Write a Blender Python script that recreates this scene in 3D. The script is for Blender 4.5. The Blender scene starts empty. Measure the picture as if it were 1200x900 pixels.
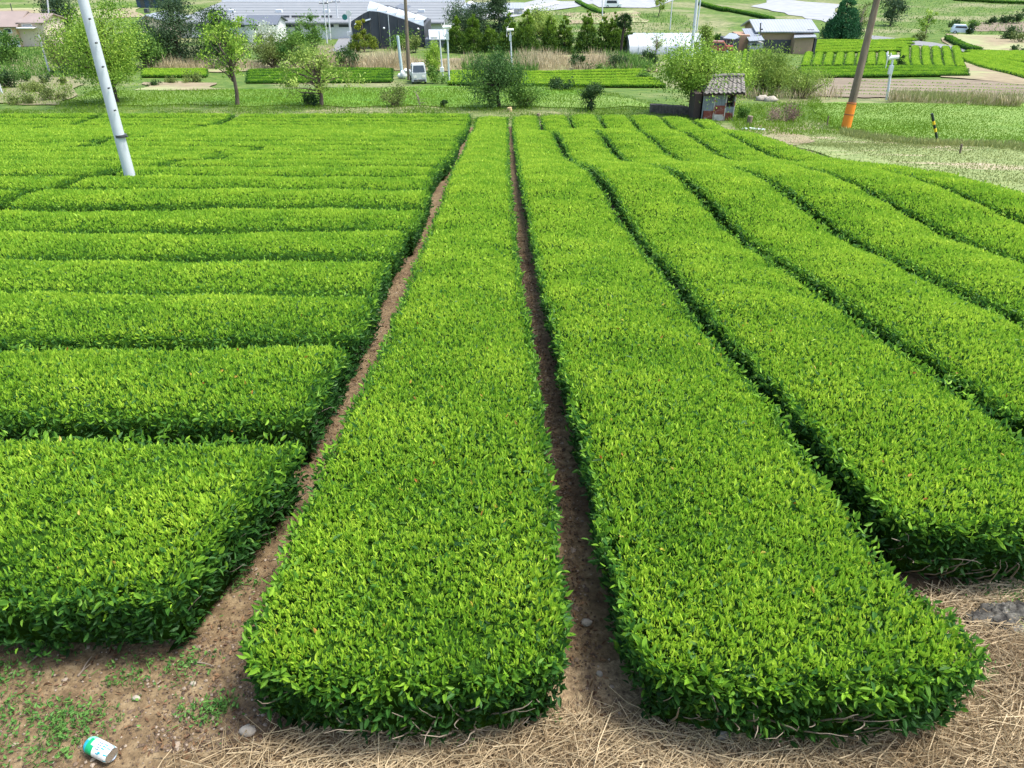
import bpy, math, random
import numpy as np
rng = np.random.default_rng(7); random.seed(7)
SC = bpy.context.scene; COL = SC.collection
R = math.radians
# ------------------------------------------------------------------ camera model
F = 867.0; PITCH = R(31.4); CP, SP = math.cos(PITCH), math.sin(PITCH); CAMZ = 3.70
cam = bpy.data.objects.new('camera', bpy.data.cameras.new('camera')); COL.objects.link(cam)
cam.location = (0, 0, CAMZ); cam.rotation_euler = (R(90) - PITCH, 0, 0)
cam.data.lens = 26.01; cam.data.sensor_width = 36; cam.data.clip_end = 6000; cam.data.clip_start = 0.05
SC.camera = cam
# ------------------------------------------------------------------ terrain
_D = np.array([-400, -60, -8, -2.0, -1.0, 0.3, 1.4, 2.1, 3.2, 4.4, 6.4, 10, 17.8, 30, 46.4, 52, 60, 76, 100, 130, 160, 230, 300, 450, 900, 2500.])
_Z = np.array([20, 0, -1.6, -1.62, -1.75, -2.9, -3.58, -3.68, -3.70, -3.76, -4.04, -4.55, -5.57, -7.55, -10.15, -10.45, -11.0, -12.3, -13.6, -14.9, -15.6, -16.2, -15.6, -5, 50, 130.])
_h = np.diff(_D); _dl = np.diff(_Z) / _h; _m = np.zeros(len(_D))
for i in range(1, len(_D) - 1):
    if _dl[i-1] * _dl[i] > 0:
        w1 = 2*_h[i] + _h[i-1]; w2 = _h[i] + 2*_h[i-1]; _m[i] = (w1 + w2) / (w1/_dl[i-1] + w2/_dl[i])
_m[0] = _dl[0]; _m[-1] = _dl[-1]
def prof(y):
    y = np.clip(y, _D[0], _D[-1] - 1e-3); i = np.clip(np.searchsorted(_D, y, side='right') - 1, 0, len(_D) - 2)
    h = _h[i]; t = (y - _D[i]) / h
    return (2*t**3 - 3*t**2 + 1)*_Z[i] + (t**3 - 2*t**2 + t)*h*_m[i] + (-2*t**3 + 3*t**2)*_Z[i+1] + (t**3 - t**2)*h*_m[i+1]
def ss(a, b, x):
    t = np.clip((x - a) / (b - a), 0, 1); return t*t*(3 - 2*t)
def G(x, y):
    x = np.asarray(x, float); y = np.asarray(y, float)
    z = prof(y) + CAMZ
    w = .22 + .78 * ss(-1.5, 3.5, x) - .65*ss(7.5, 11.5, x)
    z = z + .235 * w * np.cos(2*np.pi*(y - 16.6 + .05*x) / 14.8) * ss(9, 14, y) * (1 - ss(48, 54, y))
    z = z + (.25*np.sin(x*.07 + 1) * np.cos(y*.05 + .4) + .12*np.sin(x*.21 + y*.13)) * ss(60, 90, y)
    far = ss(280, 700, y)
    z = z + far * 26 * np.sin(x*.004 + 2) * np.cos(x*.0017)
    z = z + ss(70, 400, np.abs(x)) * 12
    return z
def ray(u, v):
    k = (v - 450) / F
    return np.array([(u - 600) / F, CP - k*SP, -(SP + k*CP)])
def P(u, v, off=0.0):
    d = ray(u, v); s = np.concatenate([np.arange(.5, 60, .02), np.arange(60, 900, .2)])
    gx = s*d[0]; gy = s*d[1]; gz = CAMZ + s*d[2]
    hit = np.nonzero(gz < G(gx, gy) + off)[0]
    i = hit[0] if len(hit) else len(s) - 1
    return np.array([gx[i], gy[i], float(G(gx[i], gy[i])) + off])
def pt(u, v, D):
    d = ray(u, v); s = D / d[1]; return np.array([s*d[0], D, CAMZ + s*d[2]])
def mpp(p):            # metres per photo pixel at a point
    return (p[1]*CP - (p[2] - CAMZ)*SP) / F
def hpx(p, px):        # real height of a vertical thing px pixels tall standing at p
    zc = mpp(p)*F; v0 = ((CAMZ - p[2])*CP - p[1]*SP) / zc
    return px * zc / (F * (CP - SP*v0))
# ------------------------------------------------------------------ mesh collector
class MB:
    def __init__(s): s.v = []; s.n = 0; s.f = []
    def add(s, v, f, m=0, t=.5, smooth=False):
        v = np.asarray(v, float).reshape(-1, 3); f = np.asarray(f, int)
        s.v.append(v); s.f.append((f + s.n, m, np.broadcast_to(np.asarray(t, float), (len(f),)), smooth)); s.n += len(v)
    def hexa(s, c, m=0, t=.5):      # 8 corners: bottom 4 ccw, top 4
        s.add(c, [[3,2,1,0],[4,5,6,7],[0,1,5,4],[1,2,6,5],[2,3,7,6],[3,0,4,7]], m, t)
    def box(s, x0, y0, z0, x1, y1, z1, m=0, t=.5, o=None, a=0):
        c = np.array([[x0,y0,z0],[x1,y0,z0],[x1,y1,z0],[x0,y1,z0],[x0,y0,z1],[x1,y0,z1],[x1,y1,z1],[x0,y1,z1]], float)
        if o is not None:
            ca, sa = math.cos(a), math.sin(a)
            c = np.stack([c[:,0]*ca - c[:,1]*sa, c[:,0]*sa + c[:,1]*ca, c[:,2]], 1) + np.asarray(o, float)
        s.hexa(c, m, t)
    def slab(s, a, b, c, d, th, m=0, t=.5):    # quad a b c d (top), thickness down
        a, b, c, d = [np.asarray(q, float) for q in (a, b, c, d)]
        n = np.cross(b - a, d - a); n /= np.linalg.norm(n)
        if n[2] < 0: n = -n
        lo = [q - n*th for q in (a, b, c, d)]
        s.hexa(np.array(lo + [a, b, c, d]), m, t)
    def tube(s, pts, rad, n=8, m=0, t=.5, cap=True):
        pts = np.asarray(pts, float); k = len(pts); rad = np.broadcast_to(np.asarray(rad, float), (k,))
        tg = np.gradient(pts, axis=0); tg /= np.linalg.norm(tg, axis=1)[:, None] + 1e-12
        ref = np.array([0, 0, 1.]) if abs(tg[0][2]) < .9 else np.array([1., 0, 0])
        a = np.linspace(0, 2*np.pi, n, endpoint=False); V = []
        for i in range(k):
            e1 = np.cross(tg[i], ref); e1 /= np.linalg.norm(e1) + 1e-12; e2 = np.cross(tg[i], e1)
            V.append(pts[i] + rad[i]*(np.cos(a)[:, None]*e1 + np.sin(a)[:, None]*e2))
        V = np.concatenate(V); f = []
        for i in range(k - 1):
            for j in range(n):
                f.append([i*n + j, i*n + (j+1) % n, (i+1)*n + (j+1) % n, (i+1)*n + j])
        s.add(V, f, m, t, True)
        if cap:
            for e in (0, k - 1):
                c = V[e*n:(e+1)*n]; s.add(np.vstack([c, pts[e]]), [[j, (j+1) % n, n] for j in range(n)], m, t)
    def blob(s, c, r, m=0, t=.5, seg=10, rings=6, nz=.12):
        r = np.broadcast_to(np.asarray(r, float), (3,)); V = []; f = []
        for i in range(rings + 1):
            th = math.pi*i/rings
            for j in range(seg):
                ph = 2*math.pi*j/seg
                k = 1 + nz*(random.random() - .5)*2*(0 < i < rings)
                V.append([c[0] + r[0]*k*math.sin(th)*math.cos(ph), c[1] + r[1]*k*math.sin(th)*math.sin(ph), c[2] + r[2]*k*math.cos(th)])
        for i in range(rings):
            for j in range(seg):
                f.append([i*seg + j, (i+1)*seg + j, (i+1)*seg + (j+1) % seg, i*seg + (j+1) % seg])
        s.add(V, f, m, t, True)
    def build(s, name, mats, parent=None, origin=None, smooth=None):
        V = np.concatenate(s.v)
        o = np.zeros(3)
        if parent is not None: o = np.array(ORG[parent.name])
        elif origin is not None: o = np.asarray(origin, float)
        V = V - o
        me = bpy.data.meshes.new(name)
        nl = sum(f.size for f, *_ in s.f); nf = sum(len(f) for f, *_ in s.f)
        me.vertices.add(len(V)); me.vertices.foreach_set('co', V.astype(np.float32).ravel())
        me.loops.add(nl); me.polygons.add(nf)
        me.loops.foreach_set('vertex_index', np.concatenate([f.ravel() for f, *_ in s.f]).astype(np.int32))
        tot = np.concatenate([np.full(len(f), f.shape[1]) for f, *_ in s.f]); st = np.concatenate([[0], np.cumsum(tot)[:-1]])
        me.polygons.foreach_set('loop_start', st.astype(np.int32))
        try: me.polygons.foreach_set('loop_total', tot.astype(np.int32))
        except Exception: pass
        me.polygons.foreach_set('material_index', np.concatenate([np.full(len(f), m) for f, m, *_ in s.f]).astype(np.int32))
        me.polygons.foreach_set('use_smooth', np.concatenate([np.full(len(f), sm) for f, m, t, sm in s.f]))
        at = me.attributes.new('tint', 'FLOAT', 'FACE')
        at.data.foreach_set('value', np.concatenate([t for f, m, t, sm in s.f]).astype(np.float32))
        for m in (mats if isinstance(mats, (list, tuple)) else [mats]): me.materials.append(m)
        me.update(calc_edges=True); me.validate(clean_customdata=False)
        ob = bpy.data.objects.new(name, me); COL.objects.link(ob); ORG[ob.name] = tuple(o)
        if parent is not None: ob.parent = parent
        else: ob.location = o
        return ob
ORG = {}
def tag(o, label=None, cat=None, group=None, kind=None):
    if label: o['label'] = label
    if cat: o['category'] = cat
    if group: o['group'] = group
    if kind: o['kind'] = kind
    return o
def empty(name, loc, label, cat, group=None):
    o = bpy.data.objects.new(name, None); COL.objects.link(o); o.location = [float(c) for c in loc]; o.empty_display_size = .3
    ORG[o.name] = tuple(float(c) for c in loc)
    return tag(o, label, cat, group)
# ------------------------------------------------------------------ materials
def newmat(name):
    m = bpy.data.materials.new(name); m.use_nodes = True; nt = m.node_tree
    return m, nt, nt.nodes['Principled BSDF'], nt.nodes['Material Output']
def C4(c): return (c[0], c[1], c[2], 1)
def ramp(nt, stops):
    r = nt.nodes.new('ShaderNodeValToRGB'); el = r.color_ramp.elements
    while len(el) < len(stops): el.new(.5)
    for e, (p, c) in zip(el, stops): e.position = p; e.color = C4(c)
    return r
def surf(name, stops, scale=2.0, detail=8, rough=.8, bump=.0, bscale=None, bdist=.02, scale2=None, stops2=None, mask=(.45, .6), metal=0, stretch=None, spec=.3):
    m, nt, b, out = newmat(name); L = nt.links
    tc = nt.nodes.new('ShaderNodeTexCoord'); vec = tc.outputs['Object']
    if stretch:
        mp = nt.nodes.new('ShaderNodeMapping'); mp.inputs['Scale'].default_value = stretch; L.new(vec, mp.inputs['Vector']); vec = mp.outputs['Vector']
    n = nt.nodes.new('ShaderNodeTexNoise'); n.inputs['Scale'].default_value = scale; n.inputs['Detail'].default_value = detail; n.inputs['Roughness'].default_value = .65
    L.new(vec, n.inputs['Vector']); r = ramp(nt, stops); L.new(n.outputs['Fac'], r.inputs['Fac']); col = r.outputs['Color']
    if stops2:
        n2 = nt.nodes.new('ShaderNodeTexNoise'); n2.inputs['Scale'].default_value = scale2; n2.inputs['Detail'].default_value = 6; L.new(vec, n2.inputs['Vector'])
        r2 = ramp(nt, stops2); L.new(n.outputs['Fac'], r2.inputs['Fac'])
        mk = nt.nodes.new('ShaderNodeMapRange'); mk.inputs['From Min'].default_value = mask[0]; mk.inputs['From Max'].default_value = mask[1]; L.new(n2.outputs['Fac'], mk.inputs['Value'])
        mx = nt.nodes.new('ShaderNodeMix'); mx.data_type = 'RGBA'; L.new(mk.outputs['Result'], mx.inputs['Factor']); L.new(col, mx.inputs['A']); L.new(r2.outputs['Color'], mx.inputs['B']); col = mx.outputs['Result']
    L.new(col, b.inputs['Base Color']); b.inputs['Roughness'].default_value = rough; b.inputs['Metallic'].default_value = metal
    b.inputs['Specular IOR Level'].default_value = spec
    if bump:
        nb = nt.nodes.new('ShaderNodeTexNoise'); nb.inputs['Scale'].default_value = bscale or scale*4; nb.inputs['Detail'].default_value = 8; L.new(vec, nb.inputs['Vector'])
        bp = nt.nodes.new('ShaderNodeBump'); bp.inputs['Strength'].default_value = bump; bp.inputs['Distance'].default_value = bdist; L.new(nb.outputs['Fac'], bp.inputs['Height']); L.new(bp.outputs['Normal'], b.inputs['Normal'])
    return m
def plain(name, c, rough=.6, metal=0, var=.15, scale=3, spec=.4):
    c = np.array(c); return surf(name, [(.3, c*(1-var)), (.7, np.minimum(c*(1+var), .9))], scale=scale, rough=rough, metal=metal, spec=spec, bump=.15, bscale=scale*6, bdist=.01)
def leafmat(name, stops, trans=.3, rough=.45, spec=.35, patch=None):
    m, nt, b, out = newmat(name); L = nt.links
    at = nt.nodes.new('ShaderNodeAttribute'); at.attribute_name = 'tint'
    fac = at.outputs['Fac']
    if patch:
        g = nt.nodes.new('ShaderNodeNewGeometry'); n = nt.nodes.new('ShaderNodeTexNoise'); n.inputs['Scale'].default_value = patch[0]; n.inputs['Detail'].default_value = 3; L.new(g.outputs['Position'], n.inputs['Vector'])
        a = nt.nodes.new('ShaderNodeMath'); a.operation = 'MULTIPLY_ADD'; a.inputs[1].default_value = patch[1]; a.inputs[2].default_value = -patch[1]*.5; L.new(n.outputs['Fac'], a.inputs[0])
        s = nt.nodes.new('ShaderNodeMath'); s.operation = 'ADD'; L.new(fac, s.inputs[0]); L.new(a.outputs[0], s.inputs[1]); fac = s.outputs[0]
    r = ramp(nt, stops); L.new(fac, r.inputs['Fac']); L.new(r.outputs['Color'], b.inputs['Base Color'])
    b.inputs['Roughness'].default_value = rough; b.inputs['Specular IOR Level'].default_value = spec
    t = nt.nodes.new('ShaderNodeBsdfTranslucent'); L.new(r.outputs['Color'], t.inputs['Color'])
    mx = nt.nodes.new('ShaderNodeMixShader'); mx.inputs[0].default_value = trans
    L.new(b.outputs[0], mx.inputs[1]); L.new(t.outputs[0], mx.inputs[2]); L.new(mx.outputs[0], out.inputs['Surface'])
    return m
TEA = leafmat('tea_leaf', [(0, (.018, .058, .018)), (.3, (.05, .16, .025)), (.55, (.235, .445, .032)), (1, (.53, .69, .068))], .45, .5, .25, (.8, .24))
TEAYELLOW = leafmat('tea_leaf_faded', [(0, (.30, .10, .02)), (1, (.45, .38, .06))], .3)
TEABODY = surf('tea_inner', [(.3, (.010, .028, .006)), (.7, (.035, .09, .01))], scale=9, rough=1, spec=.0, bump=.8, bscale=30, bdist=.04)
TWIG = plain('twig_bark', (.22, .18, .14), .9, scale=20)
BARK = surf('bark', [(.3, (.06, .045, .035)), (.7, (.16, .125, .10))], scale=6, rough=.95, bump=.6, bscale=20, bdist=.03, stretch=(1, 1, .3))
BARKD = surf('bark_dark', [(.3, (.02, .017, .015)), (.7, (.07, .055, .045))], scale=6, rough=.95, bump=.6, bscale=20, bdist=.03)
def lm(name, d, l, tr=.25, **k): d = np.array(d); l = np.array(l); return leafmat(name, [(0, d), (.5, (d + l)/2), (1, l)], tr, .6, .2, **k)
L_BRIGHT = lm('leaf_bright', (.09, .20, .02), (.36, .52, .07))
L_MID = lm('leaf_mid', (.04, .12, .022), (.17, .30, .05))
L_DARK = lm('leaf_dark', (.018, .05, .018), (.065, .13, .03))
L_PINE = lm('leaf_pine', (.025, .06, .03), (.10, .165, .065))
L_OLIVE = lm('leaf_olive', (.07, .11, .025), (.23, .29, .075))
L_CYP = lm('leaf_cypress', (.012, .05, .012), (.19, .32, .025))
L_TEAL = lm('leaf_teal', (.012, .06, .025), (.06, .20, .07))
L_GOLD = lm('leaf_gold', (.07, .14, .02), (.36, .38, .04))
L_WHITE = lm('blossom', (.35, .42, .3), (.75, .78, .7))
L_PALE = lm('leaf_pale', (.11, .19, .03), (.36, .47, .10))
STRAW = lm('straw_mat', (.22, .155, .085), (.66, .54, .35), .1)
DRYG = lm('dry_reed', (.24, .19, .10), (.64, .55, .36), .2)
GRASS = lm('grass_blade', (.06, .14, .010), (.19, .31, .02), .3)
GRASSP = lm('grass_pale', (.15, .19, .055), (.28, .31, .11), .25)
WEED = lm('weed_leaf', (.04, .14, .03), (.16, .32, .07), .3)
DEADLEAF = lm('dead_leaf_mat', (.07, .035, .02), (.25, .15, .08), .1)
SOIL = surf('soil', [(.25, (.06, .041, .022)), (.5, (.16, .112, .06)), (.75, (.30, .23, .135))], scale=14, detail=12, rough=.95, bump=.9, bscale=45, bdist=.02, scale2=1.3, stops2=[(.3, (.06, .037, .02)), (.7, (.175, .112, .062))], mask=(.47, .66))
GROUND = surf('ground_grass', [(.32, (.035, .08, .010)), (.52, (.08, .14, .018)), (.72, (.155, .18, .045))], scale=.9, detail=14, rough=.95, bump=.7, bscale=5, bdist=.15, scale2=.07, stops2=[(.35, (.09, .12, .04)), (.65, (.25, .24, .12))], mask=(.48, .6))
FIELDG = surf('field_green', [(.35, (.06, .15, .010)), (.65, (.115, .23, .016))], scale=1.2, detail=12, rough=.95, bump=.5, bscale=12, bdist=.06, scale2=.12, stops2=[(.3, (.10, .19, .03)), (.7, (.2, .28, .07))], stretch=(.4, 1, 1))
PALEG = surf('track_grass', [(.3, (.12, .17, .05)), (.7, (.23, .27, .10))], scale=2.5, detail=12, rough=.95, bump=.5, bscale=12, bdist=.04, scale2=.5, stops2=[(.3, (.27, .22, .14)), (.7, (.42, .35, .25))], mask=(.55, .64), stretch=(.5, 1, 1))
TANF = surf('dry_field', [(.3, (.17, .135, .08)), (.7, (.29, .24, .15))], scale=.8, detail=10, rough=.95, bump=.4, bscale=6, bdist=.06, scale2=.15, stops2=[(.3, (.2, .24, .1)), (.7, (.3, .3, .15))])
PLOUGH = surf('ploughed', [(.35, (.12, .09, .06)), (.65, (.24, .20, .145))], scale=1.0, detail=10, rough=.95, bump=.6, bscale=5, bdist=.1, stretch=(.15, 2.4, 1))
SCRUB = surf('scrub_ground', [(.3, (.08, .12, .03)), (.5, (.20, .18, .10)), (.7, (.10, .16, .04))], scale=.6, detail=12, rough=.95, bump=.6, bscale=4, bdist=.15)
ASPH = surf('asphalt', [(.3, (.15, .155, .16)), (.7, (.22, .225, .23))], scale=2, rough=.9)
CONC = surf('pale_concrete', [(.3, (.22, .23, .24)), (.7, (.31, .32, .33))], scale=.4, rough=.85)
STRAWG = surf('straw_bed', [(.3, (.09, .06, .035)), (.55, (.26, .19, .11)), (.75, (.42, .33, .2))], scale=25, detail=10, rough=.95, bump=1, bscale=60, bdist=.02)
# ------------------------------------------------------------------ world and sun
w = bpy.data.worlds.new('World'); SC.world = w; w.use_nodes = True; nt = w.node_tree
bg = nt.nodes['Background']; sky = nt.nodes.new('ShaderNodeTexSky'); sky.sky_type = 'NISHITA'; sky.sun_disc = False
SUN_EL, SUN_AZ = 66, 95       # azimuth from +Y towards +X, degrees
sky.sun_elevation = R(SUN_EL); sky.sun_rotation = R(SUN_AZ); sky.air_density = 1.3; sky.dust_density = 3.0; sky.ozone_density = 1
nt.links.new(sky.outputs[0], bg.inputs[0]); bg.inputs[1].default_value = .148
sun = bpy.data.objects.new('sun', bpy.data.lights.new('sun', 'SUN')); COL.objects.link(sun)
sun.data.energy = 2.6; sun.data.angle = R(15); sun.data.color = (1, .965, .9)
sun.rotation_euler = (R(90 - SUN_EL), 0, R(180 - SUN_AZ))
SC.view_settings.view_transform = 'Standard'; SC.view_settings.look = 'None'; SC.view_settings.gamma = 1; SC.view_settings.exposure = 1.2
SC.render.engine = 'CYCLES'; SC.cycles.max_bounces = 6; SC.cycles.transparent_max_bounces = 8
# ------------------------------------------------------------------ ground sheets
def sheet(name, xs, ys, off, mat):
    X, Y = np.meshgrid(xs, ys); Z = G(X, Y) + off; nx, ny = len(xs), len(ys)
    i = np.arange(nx*ny).reshape(ny, nx); f = np.stack([i[:-1, :-1], i[:-1, 1:], i[1:, 1:], i[1:, :-1]], -1).reshape(-1, 4)
    b = MB(); b.add(np.stack([X, Y, Z], -1), f, 0, .5, True); o = b.build(name, mat); return tag(o, kind='structure')
ys = np.concatenate([[-400, -200, -60, -20, -8], np.arange(-6, 60, .75), np.arange(60, 260, 2.5), np.geomspace(260, 2500, 40)])
xs = np.concatenate([-np.geomspace(2500, 60, 30), np.arange(-58, 58.1, 1.5), np.geomspace(60, 2500, 30)])
sheet('ground', xs, ys, 0, GROUND)
sheet('field_soil', np.concatenate([np.arange(-40, -6, 1.), np.arange(-6, 5, .25), np.arange(5, 11.9, .5)]), np.concatenate([np.arange(1.2, 8, .25), np.arange(8, 46.6, .75)]), .03, SOIL)
def quad(name, c, mat, off=.06, n=14, m=8, px=True, wig=.0):
    c = [P(*q)[:2] if px else np.array(q, float) for q in c]
    u = np.linspace(0, 1, n)[None, :]; v = np.linspace(0, 1, m)[:, None]
    X, Y = [(1-v)*((1-u)*c[0][k] + u*c[1][k]) + v*((1-u)*c[3][k] + u*c[2][k]) for k in (0, 1)]
    if wig:
        X = X + wig*np.sin(Y*1.7/wig*.3 + X*.4); Y = Y + wig*np.sin(X*1.3/wig*.3 + 1) + wig*.5*np.sin(X*2.9/wig*.3)
    Z = G(X, Y) + off; i = np.arange(n*m).reshape(m, n)
    b = MB(); b.add(np.stack([X, Y, Z], -1), np.stack([i[:-1, :-1], i[:-1, 1:], i[1:, 1:], i[1:, :-1]], -1).reshape(-1, 4), 0, .5, True)
    return tag(b.build(name, mat), kind='structure')
quad('straw_ground', [(-1.25, 1.5), (6.5, 1.5), (6.5, 3.9), (-1.05, 2.62)], STRAWG, .034, 60, 24, False, .05)
quad('track', [(850, 156), (905, 138), (1330, 190), (1330, 285)], PALEG, .05, 60, 12, wig=.25)
quad('green_field', [(945, 121), (1330, 123), (1330, 188), (985, 156)], FIELDG, .065, 50, 12, wig=.3)
quad('ploughed_field', [(930, 113), (1330, 124), (1330, 100), (962, 92)], PLOUGH, .08, 50, 8, wig=.3)
quad('scrub_land', [(-120, 124), (80, 123), (100, 72), (-90, 72)], SCRUB, .07, 30, 20, wig=.6)
quad('bare_soil', [(160, 108), (258, 106), (250, 98), (175, 97)], TANF, .09, 20, 6, wig=.5)
quad('meadow', [(85, 123), (780, 127), (640, 101), (110, 108)], FIELDG, .055, 60, 8, wig=.5)
quad('reed_ground', [(170, 83), (775, 84), (750, 66), (190, 76)], TANF, .09, 60, 8, wig=.6)
quad('lane', [(385, 62), (410, 62), (413, 42), (399, 42)], ASPH, .12, 6, 6)
quad('lane', [(470, 24), (560, 24), (730, 0), (640, -2)], CONC, .1, 40, 6)
quad('far_field', [(-60, 22), (165, 20), (165, 10), (-60, 11)], TANF, .12, 20, 6, wig=1.2)
quad('brown_field', [(668, 29), (760, 27), (745, 13), (665, 16)], TANF, .12, 20, 6, wig=.8)
quad('yard', [(700, 9), (760, 10), (790, 0), (690, -1)], CONC, .12, 8, 4, wig=.5)
quad('yard', [(880, 8), (972, 27), (985, 6), (905, -1)], CONC, .12, 10, 6, wig=.8)
quad('hill_lane', [(1020, 42), (1022, 48), (1095, 56), (1095, 51)], ASPH, .12, 14, 4)
quad('hill_lane', [(1095, 51), (1095, 56), (1155, 66), (1150, 60)], ASPH, .125, 14, 4)
quad('dry_field', [(1110, 57), (1210, 62), (1210, 42), (1105, 40)], TANF, .1, 14, 6, wig=.6)
quad('dry_field', [(1135, 37), (1210, 38), (1210, 25), (1150, 27)], PLOUGH, .1, 14, 6, wig=.6)
quad('bare_bank', [(1105, 91), (1215, 101), (1180, 78), (1118, 72)], TANF, .1, 14, 6, wig=.5)
quad('bare_soil', [(868, 155), (925, 172), (960, 166), (890, 146)], TANF, .085, 14, 6, wig=.3)
# ------------------------------------------------------------------ leaves
def unit(a): return a / (np.linalg.norm(a, axis=-1, keepdims=True) + 1e-12)
def rv(n): return unit(rng.normal(size=(n, 3)))
def add_leaves(b, p, d, L, W, tint, hi=False, m=0, curl=.15, wdir=None):
    n = len(p)
    if n == 0: return
    d = unit(d); wv = np.cross(d, rv(n)) if wdir is None else wdir
    wv = unit(wv); nn = np.cross(wv, d); L = np.broadcast_to(L, (n,))[:, None]; W = np.broadcast_to(W, (n,))[:, None]*.5
    tip = p + d*L - nn*L*curl
    if hi:
        l1 = p + d*L*.32 + wv*W*.9 + nn*W*.35; r1 = p + d*L*.32 - wv*W*.9 + nn*W*.35
        l2 = p + d*L*.68 + wv*W*.75 + nn*(W*.3 - L*curl*.4); r2 = p + d*L*.68 - wv*W*.75 + nn*(W*.3 - L*curl*.4)
        V = np.stack([p, l1, l2, tip, r2, r1], 1).reshape(-1, 3); k = np.arange(n)[:, None]*6
        b.add(V, np.concatenate([k + [0, 1, 2, 3], k + [0, 3, 4, 5]]), m, np.concatenate([tint, tint]))
    else:
        l1 = p + d*L*.5 + wv*W; r1 = p + d*L*.5 - wv*W
        V = np.stack([p, l1, tip, r1], 1).reshape(-1, 3); k = np.arange(n)[:, None]*4
        b.add(V, k + [0, 1, 2, 3], m, tint)
CAM = np.array([0, 0, CAMZ])
def visf(x, y, z):      # 1 inside the frame (with margin), less outside
    zc = y*CP - (z - CAMZ)*SP
    u = np.abs(x) / np.maximum(zc, .3) * F
    return np.where((u < 700), 1., np.where(u < 1000, .45, .2))
DENS = 2450.
def dens(d): return DENS * np.minimum(1, (4.6 / d))**.88
def lscale(d): return np.maximum(1, (d / 10.5))**.5
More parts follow.
